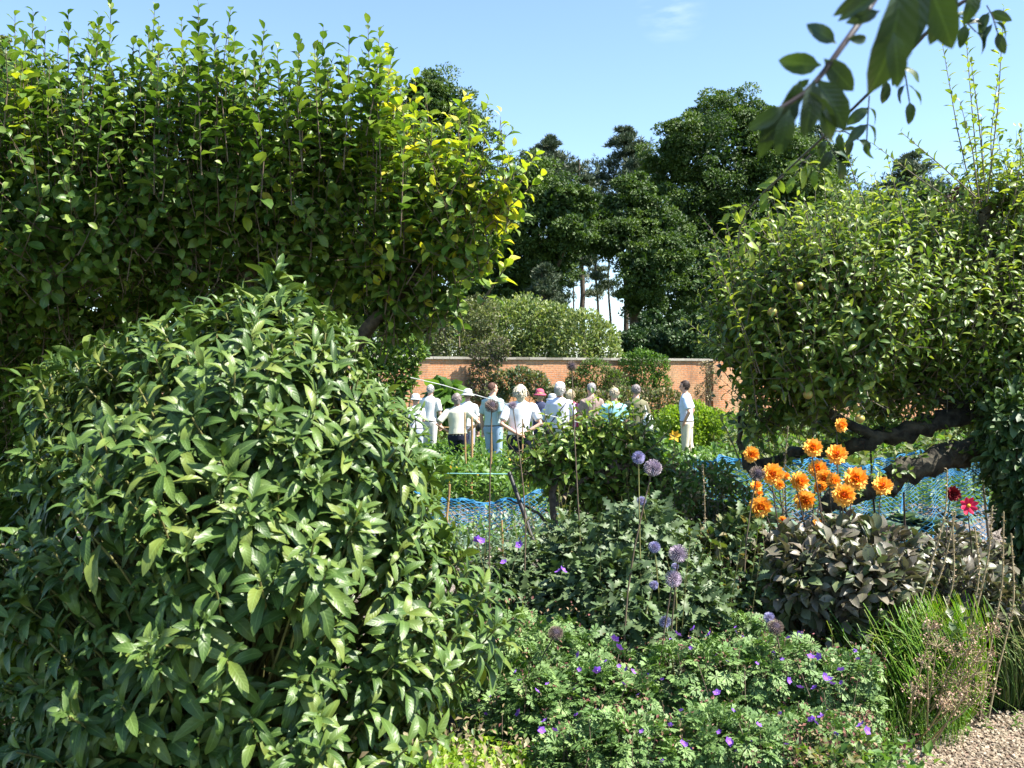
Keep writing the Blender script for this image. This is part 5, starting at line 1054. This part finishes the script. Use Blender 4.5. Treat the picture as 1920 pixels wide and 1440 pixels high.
dahlia_plant('dark leaved dahlia with one deep crimson bloom and one magenta bloom at the right', 5.4, [(1787,926,13,(.1,.2)), (1816,948,16,(-.1,.1))],
             pxl([(1780,1080,60),(1740,1110,50),(1830,1110,60),(1790,1040,45,.2),(1850,1060,40,.2)], 5.6, .8), 1000, CR + MG, (P(1800, 720, 5.4)) * [1, 1, 0], lsz=.085)
bush('silvery_plant', 'small silvery leaved plant behind the grass clump at the right', 'plant', pxl([(1800,1100,40),(1850,1140,50),(1760,1130,34),(1900,1150,50)], 5.0, .8), 900, .07, 'dleaf', tpls=T_APP2, stems=10, stem_r=.004, matstem='twig')

# dried spikes
for i, (pts, lb) in enumerate([([(1700,1210),(1745,1060),(1775,960),(1776,880)], 'tall dried seed spike left of the crimson dahlia'),
        ([(1740,1140),(1770,1060),(1792,960)], 'dried seed spike directly below the crimson dahlia'),
        ([(1760,1180),(1790,1090),(1786,960)], 'second dried seed spike just below the crimson dahlia'),
        ([(1810,1210),(1838,1080),(1828,990)], 'short dried seed spike below the magenta dahlia'),
        ([(1820,1190),(1855,1040),(1860,950)], 'dried seed spike right of the magenta dahlia'),
        ([(1855,1220),(1880,1100),(1882,960)], 'thick dried seed spike second from the right edge'),
        ([(1870,1260),(1903,1130),(1896,1000)], 'curved dried seed spike nearest the right edge'),
        ([(1470,1010),(1468,900),(1478,800)], 'thin dried spike with a brown tip behind the leftmost orange dahlias'),
        ([(1320,1080),(1322,960),(1318,870)], 'thin dried spike among the brushy shrub twigs')]):
    dd = 4.7 if i < 7 else 5.9; q = np.array([P(a, b, dd) for a, b in pts]); q = np.vstack([[q[0][0] - .05, dd, 0], q]); u = np.linspace(0, 1, 14); t = np.linspace(0, 1, len(q))
    q = np.stack([np.interp(u, t, q[:, k]) for k in range(3)], -1); q[1:-1] = q[1:-1] * .5 + (q[:-2] + q[2:]) * .25
    root = thing('seed_spike', lb, 'dried plant', q[0], 'dried seed spikes in the border')
    m_ = MB(); m_.tube(q, np.linspace(.006, .003, 14), 5); obj('stem', m_, M['dry'], root)
    m_ = MB(); n = 90; f = R.uniform(.45, 1, n); o = np.stack([np.interp(f, u, q[:, k]) for k in range(3)], -1); m_.place(T_SMALL[1], o, rdir(n) + UP * .6, rdir(n), R.uniform(.010, .02, n), R.random(n)); obj('seed_pods', m_, M['dry'], root)

# cranesbills
fl = MB(); pt = leaf(3, .8, .1, -.25, 0, 'oval', 0.0)
a = np.arange(5) / 5 * 6.283; d = np.stack([np.cos(a), np.sin(a), np.full(5, .35)], -1); fl.place(pt, d * .05, d, np.tile(UP, (5, 1)), 1.0); fl.ball((0, 0, .1), .12, .12, .15, m=1, nu=6, nv=4)
flm = fl.mesh('flower'); flm.materials.append(M['purple']); flm.materials.append(plain('pale_centre', (.6, .55, .6), .7))
CRN = [([(1010,1320,75),(960,1340,50),(1060,1350,50)], 3.9, 330, 'cranesbill clump with purple flowers next to the big broad leaved shrub', [(1006,1296),(973,1337),(1120,1258),(1085,1228)]),
       ([(1120,1290,70),(1180,1310,60),(1090,1330,50)], 4.0, 330, 'cranesbill clump with pale green leaves below the lowest blue globe thistle', [(1152,1199),(1160,1215),(1300,1180),(1186,1260)]),
       ([(1270,1270,80),(1330,1250,60),(1240,1310,60)], 4.1, 360, 'large pale green cranesbill clump in the bottom centre', [(1330,1190),(1270,1190),(1345,1300)]),
       ([(1420,1260,75),(1480,1240,60),(1390,1300,60)], 4.2, 360, 'pale green cranesbill clump below the brown and blue grey thistles', [(1520,1232),(1536,1231),(1425,1357),(1500,1290)]),
       ([(1540,1280,65),(1600,1260,50),(1560,1330,60)], 4.2, 300, 'flowery cranesbill clump left of the dried seed heads', [(1478,1276),(1555,1275),(1560,1283),(1545,1268),(1577,1257),(1528,1290)]),
       ([(1140,1400,80),(1220,1410,70),(1060,1420,60)], 3.5, 380, 'cranesbill clump cut by the bottom edge left of centre', [(1015,1370),(1040,1370),(1022,1352)]),
       ([(1330,1390,80),(1410,1400,70),(1270,1430,60)], 3.6, 380, 'cranesbill clump at the bottom edge below the large pale one', [(1422,1360),(1365,1390),(1373,1395)]),
       ([(1520,1390,70),(1590,1400,50),(1480,1430,60)], 3.7, 330, 'cranesbill clump at the bottom edge next to the gravel path', [(1540,1345),(1522,1350),(1528,1355),(1624,1370),(1615,1360)]),
       ([(960,1230,50),(900,1240,45),(1020,1240,45)], 4.6, 240, 'shaded cranesbill clump behind the right side of the broad leaved shrub', [(895,1012),(903,1015),(974,1022),(1048,1072),(1055,1070),(945,1055)]),
       ([(1200,1200,55),(1330,1195,50),(1400,1190,50)], 4.7, 300, 'dark green cranesbill clump tucked under the thistle leaves', [(1500,1190),(1520,1230)])]
for Lp, D, n, lb, fls in CRN:
    Lm = np.array(pxl(Lp, D, 1.0)); Lm[:, 5] *= .8; c = Lm[:, :3].mean(0); root = thing('cranesbill', lb, 'plant', (c[0], c[1], 0), 'cranesbills along the front of the border')
    ground = [(x, y, max(.12, z * .55), rx * 1.1, ry * 1.0, z * .5) for x, y, z, rx, ry, rz in Lm]
    mb = MB(); A = np.vstack([Lm, ground]); p, nn = lumps_sample(A, int(n * 2.9), rin=.7)
    scatter(mb, T_PALM, p, nrm(nn * .7 + rdir(len(p)) * .5 - UP * .15), nrm(nn * .5 + UP * .9 + rdir(len(p)) * .35), .084 * R.uniform(.55, 1.2, len(p)), None, 0)
    obj('foliage', mb, M['crane'], root)
    sb = MB(); bush_stems(sb, A, (c[0], c[1], 0), 34, .0028, sides=4); 
    p, nn = lumps_sample(Lm, int(n * 1.1), rin=1.0, rout=1.3); q = p[nn[:, 2] > -.1]
    for x in q[::6]: sb.tube([x - [R.normal() * .03, R.normal() * .03, .12], x], .0014, 3, 0, cap=False)
    obj('stem', sb, M['twig'], root)
    bb = MB(); q = q[::(2 if c[0] > .9 else 3)]; x = np.repeat(q, 3, 0) + R.normal(size=(len(q) * 3, 3)) * .010; bb.place(T_SMALL[1], x, rdir(len(x)) + UP * .3, rdir(len(x)), R.uniform(.010, .021, len(x)), R.random(len(x)), W=.8); tag(obj('seed_cluster', bb, M['bud'], root), kind='stuff')
    pf, nf = lumps_sample(Lm, 60, rin=1.02, rout=1.14); pf = [P(x[0] / x[1] * F + 960, 720 - (x[2] - CZ) / x[1] * F, x[1]) for x, n_ in zip(pf, nf) if n_[1] < .3 and n_[2] > .1][:9]
    for x in pf:
        o = link('flower', flm, [], root); o.location = Vector(x) - root.location; o.scale = (.011,) * 3; o.rotation_euler = (R.uniform(.3, 1.2), R.normal() * .4, R.uniform(0, 6))
    for i, (px, py) in enumerate(fls):
        dd = D - .25 if py > 1150 else D; c2 = P(px, py, dd); o = link('flower', flm, [], root); o.location = Vector(c2) - root.location; s_ = R.uniform(7, 10) / F * dd
        o.scale = (s_,) * 3; o.rotation_euler = (R.uniform(.3, 1.2), R.normal() * .4, R.uniform(0, 6))

cover('border_filler', 'continuous low pale green leaves filling between the cranesbills and the thistles', 'ground cover', (-.25, 1.35), (4.1, 5.0), .5, 3600, .06, 'crane', T_PALM, ('bud', 900, .018))
cover('reddish_spent_growth', 'low reddish spent cranesbill growth at the right end of the border by the path', 'ground cover', (.95, 1.9), (3.3, 5.0), .4, 5200, .04, 'brush', T_SMALL, ('bud', 2600, .018), keep=lambda x, y: (x / y * F < 690 + 40 * np.sin(y * 9)) & (x < .38 * y - .08) & ((y < 4.0) | (x < y - 2.55)))
cover('shaded_border_foliage', 'low dark green foliage at the foot of the dahlias', 'ground cover', (.5, 2.1), (4.5, 5.2), .4, 2600, .07, 'thistle', T_APP2, ('dleaf', 700, .07))
# fine reddish and green growth between the clumps
cover('border_ground_cover', 'mixed low foliage and reddish spent flowers filling the front of the border', 'ground cover', (-.1, 1.45), (3.3, 4.7), .34, 4200, .05, 'veg', T_SMALL, ('bud', 1500, .018))
cover('yellow_green_ground_cover', 'yellow green small leaved ground cover at the bottom left of centre', 'ground cover', (-.55, .05), (2.75, 3.6), .42, 8000, .035, 'lime', T_SMALL, ('dry', 900, .03))
cover('shaded_ground_cover', 'dark low growth in the shade under the broad leaved shrub', 'ground cover', (-3.2, -.4), (2.5, 4.6), .3, 4200, .07, 'apple', T_SMALL)

# arching grass
def grass(name, label, c, n, Lb, mat, spread, lean=(0, 0), tp=T_BLADE, wd=1.0, cat='grass'):
    root = thing(name, label, cat, c); m_ = MB(); a = R.uniform(0, 6.28, n); rr = R.random(n) ** .5 * spread
    o = np.stack([c[0] + np.cos(a) * rr, c[1] + np.sin(a) * rr, np.zeros(n)], -1); a2 = a + R.normal(size=n) * .6; tl = R.uniform(.1, .75, n)
    d = np.stack([np.cos(a2) * tl + lean[0], np.sin(a2) * tl + lean[1], np.ones(n)], -1); N = np.stack([-np.cos(a2) - lean[0] * 2, -np.sin(a2) - lean[1] * 2, tl], -1)
    scatter(m_, tp, o, d, -N * [1, 1, -1], Lb * R.uniform(.55, 1.15, n), None, 0, wd); obj('blades', m_, M[mat], root); return root
grass('grass_clump', 'large clump of arching bright green grass blades at the right', (1.84, 4.68, 0), 2600, .6, 'grass', .2, (.4, .0), wd=.42)
grass('grass_clump', 'spreading clump of half dried straw tinged grass against the right edge', (2.5, 5.05, 0), 1900, .55, 'drygrass', .24, (.3, .05), wd=.5)
grass('grass_clump', 'thin low grass tuft below the dried seed heads', (1.72, 4.55, 0), 700, .26, 'grass', .3, (0, 0), wd=.6)

# dried umbels in front of the grass
def umbel(label, pts, D, base):
    root = thing('dried_seed_head_plant', label, 'dried plant', base); sb = MB(); hb = MB()
    for (px, py, r) in pts:
        c = P(px, py, D + R.uniform(-.12, .12)); t = np.linspace(0, 1, 7)[:, None]; b = np.array(base) + [R.normal() * .04, R.normal() * .04, 0]; mid = b * .4 + c * .6 - [0, 0, .06]
        sb.tube((1 - t) ** 2 * b + 2 * t * (1 - t) * mid + t * t * c, np.linspace(.005, .0025, 7), 5, cap=False); R_ = r / F * D
        for d in nrm(rdir(16) + UP * .5):
            e = c + d * R_; sb.tube([c, c + d * R_ * .5 + R.normal(size=3) * .004, e], .0012, 3, cap=False)
            x = e + R.normal(size=(7, 3)) * .010; hb.place(T_SMALL[0], x, rdir(7), rdir(7), R.uniform(.006, .014, 7), R.random(7))
    obj('stem', sb, M['dry'], root); obj('seed_heads', hb, rndmat('pale_seed', [(.16, .1, .055), (.3, .2, .11), (.48, .37, .24)], .8), root)
umbel('tangle of pale tan dried seed heads in front of the grass clump', [(1755,1212,26),(1790,1230,24),(1740,1250,22),(1815,1225,26),(1830,1262,28),(1800,1280,28),(1770,1290,24),(1730,1290,22),(1840,1300,26),(1815,1320,26),(1745,1180,16),(1850,1240,22),(1860,1185,16),(1710,1300,20),(1780,1330,18),(1830,1190,18)], 4.25, (1.78, 4.5, 0))
umbel('single pale star shaped dried head lying low over the gravel edge', [(1793,1322,20),(1770,1318,9),(1812,1300,9)], 4.1, (1.74, 4.35, 0))
# bright leaves low at the left edge
bush('low_green_plant', 'small bright green plant low in the shade at the left edge', 'plant', pxl([(20,1195,36),(-20,1180,40),(40,1240,30)], 3.1, .8), 90, .1, 'lime', tpls=T_OVAL, stems=5, stem_r=.004, matstem='yellowstem')

# ------------------------------------------------------------------ rose spray overhead
def rose_spray():
    # a long arching shoot coming in overhead, with compound leaves; its root stands right of the view
    base = (1.25, 1.35, 0); root = thing('climbing_rose', 'arching rose shoots with large dark leaflets hanging into the top right corner', 'rose', base)
    sb = MB(); mb = MB()
    D1 = 1.05
    def stem(pts, r, s=7):
        pts = np.array(pts); u = np.linspace(0, 1, 22); t = np.linspace(0, 1, len(pts)); q = np.stack([np.interp(u, t, pts[:, k]) for k in range(3)], -1)
        for _ in range(3): q[1:-1] = q[1:-1] * .5 + (q[:-2] + q[2:]) * .25
        sb.tube(q, np.linspace(r, r * .4, 22), s); n = max(3, int(len(q) / 3))
        for k in R.integers(1, 21, n):
            e = nrm(R.normal(size=3)); sb.tube([q[k], q[k] + e * r * 2.0, q[k] + e * r * 3.4 - [0, 0, r]], [r * .5, r * .3, r * .05], 4)
        return q
    top = P(1700, -160, 1.2)
    stem([base, (1.2, 1.35, 1.0), (1.05, 1.3, 1.9), (.75, 1.25, 2.25), top, P(1660,-20,1.1), P(1610,45,D1), P(1565,105,D1), P(1530,160,D1), P(1490,190,D1), P(1440,215,D1)], .0055)
    stem([(1.05, 1.3, 1.9), (.95,1.4,2.2), P(1860,-60,1.5), P(1770,20,1.5), P(1735,65,1.5), P(1680,125,1.55), P(1610,195,1.6), P(1560,240,1.65), P(1500,300,1.9), P(1440,350,2.2), P(1400,390,2.4), P(1378,430,2.4), P(1385,470,2.4)], .0035)
    def lf(px, py, tx, ty, D, w=1.0, face=-.35, m=0, dz=0.0, roll=0.0):
        a = P(px, py, D); b = P(tx, ty, D + dz); l = np.linalg.norm(b - a); v = b - a
        mb.place(T_OVFINE[R.integers(0, 3)], a, v, np.array([roll, -1.0, face]) + R.normal(size=3) * .12, l * 1.12, R.random(1), m, min(w, 1.1))
    for q in [(1568,82,1518,45,1.05,1.0),(1588,72,1636,76,1.05,.8),(1540,122,1466,118,1.05,1.15),(1545,110,1598,166,1.05,1.2),(1532,148,1590,232,1.05,1.35),(1525,150,1518,245,1.0,.9),(1518,148,1490,170,1.05,.9),
              (1500,190,1440,262,1.02,.85),(1470,200,1412,240,1.0,.9),(1480,205,1465,285,1.0,.9),(1450,212,1432,290,1.03,.8),(1525,175,1575,262,1.05,.7),(1510,170,1545,205,1.0,.8),(1500,150,1475,225,1.05,.9),
              (1650,20,1596,42,1.0,.8),(1690,-40,1678,165,.9,.85),(1725,-60,1712,90,.95,.7),(1735,-40,1792,82,.95,.9),(1780,-30,1762,70,1.0,1.0),(1655,-20,1585,30,1.0,.6),(1675,60,1690,155,.9,.8),(1625,-30,1580,30,.95,.7),(1830,-40,1822,36,1.2,.9)]:
        lf(*q)
    # compound leaves on the thinner shoot
    for (px, py, tx, ty, D) in [(1655,90,1660,150,1.5),(1690,105,1705,190,1.5),(1630,180,1625,265,1.6),(1775,20,1830,60,1.5),(1560,245,1610,262,1.7),(1500,300,1545,330,2.0),(1470,330,1440,360,2.2),(1430,360,1460,400,2.3),(1400,385,1370,400,2.4),(1520,290,1490,330,2.0),(1385,430,1405,470,2.4),(1850,10,1870,60,1.5),(1540,250,1570,300,1.8)]:
        a = P(px, py, D); b = P(tx, ty, D); sb.tube([a, a * .5 + b * .5 + [0, 0, .006], b], .0013, 4)
        for f, s in [(.25, 1), (.25, -1), (.62, 1), (.62, -1), (1, 0)]:
            c_ = a * (1 - f) + b * f; v = nrm(b - a); side = np.array([v[2], 0, -v[0]]) * s; dd = nrm(v * (.55 if s else 1) + side - UP * .25); 
            mb.place(T_OVFINE[R.integers(0, 3)], c_, dd, np.array([0, -.7, .8]) + R.normal(size=3) * .4, min(.036 * D / 1.5, .04) * R.uniform(.8, 1.15), R.random(1), 1 if D > 1.8 else 0)
    obj('stem', sb, plain('rose_stem', (.06, .04, .045), .5, (.035, .03, .03), 40), root)
    obj('foliage', mb, [leafmat('rose_leaf', [(.03, .045, .03), (.04, .07, .025), (.05, .085, .022)], rough=.4, trans=.22, rib=.15, back=1.5), M['apple2lit']], root)
rose_spray()
for o in list(bpy.data.objects):
    if '_o' in o: del o['_o']
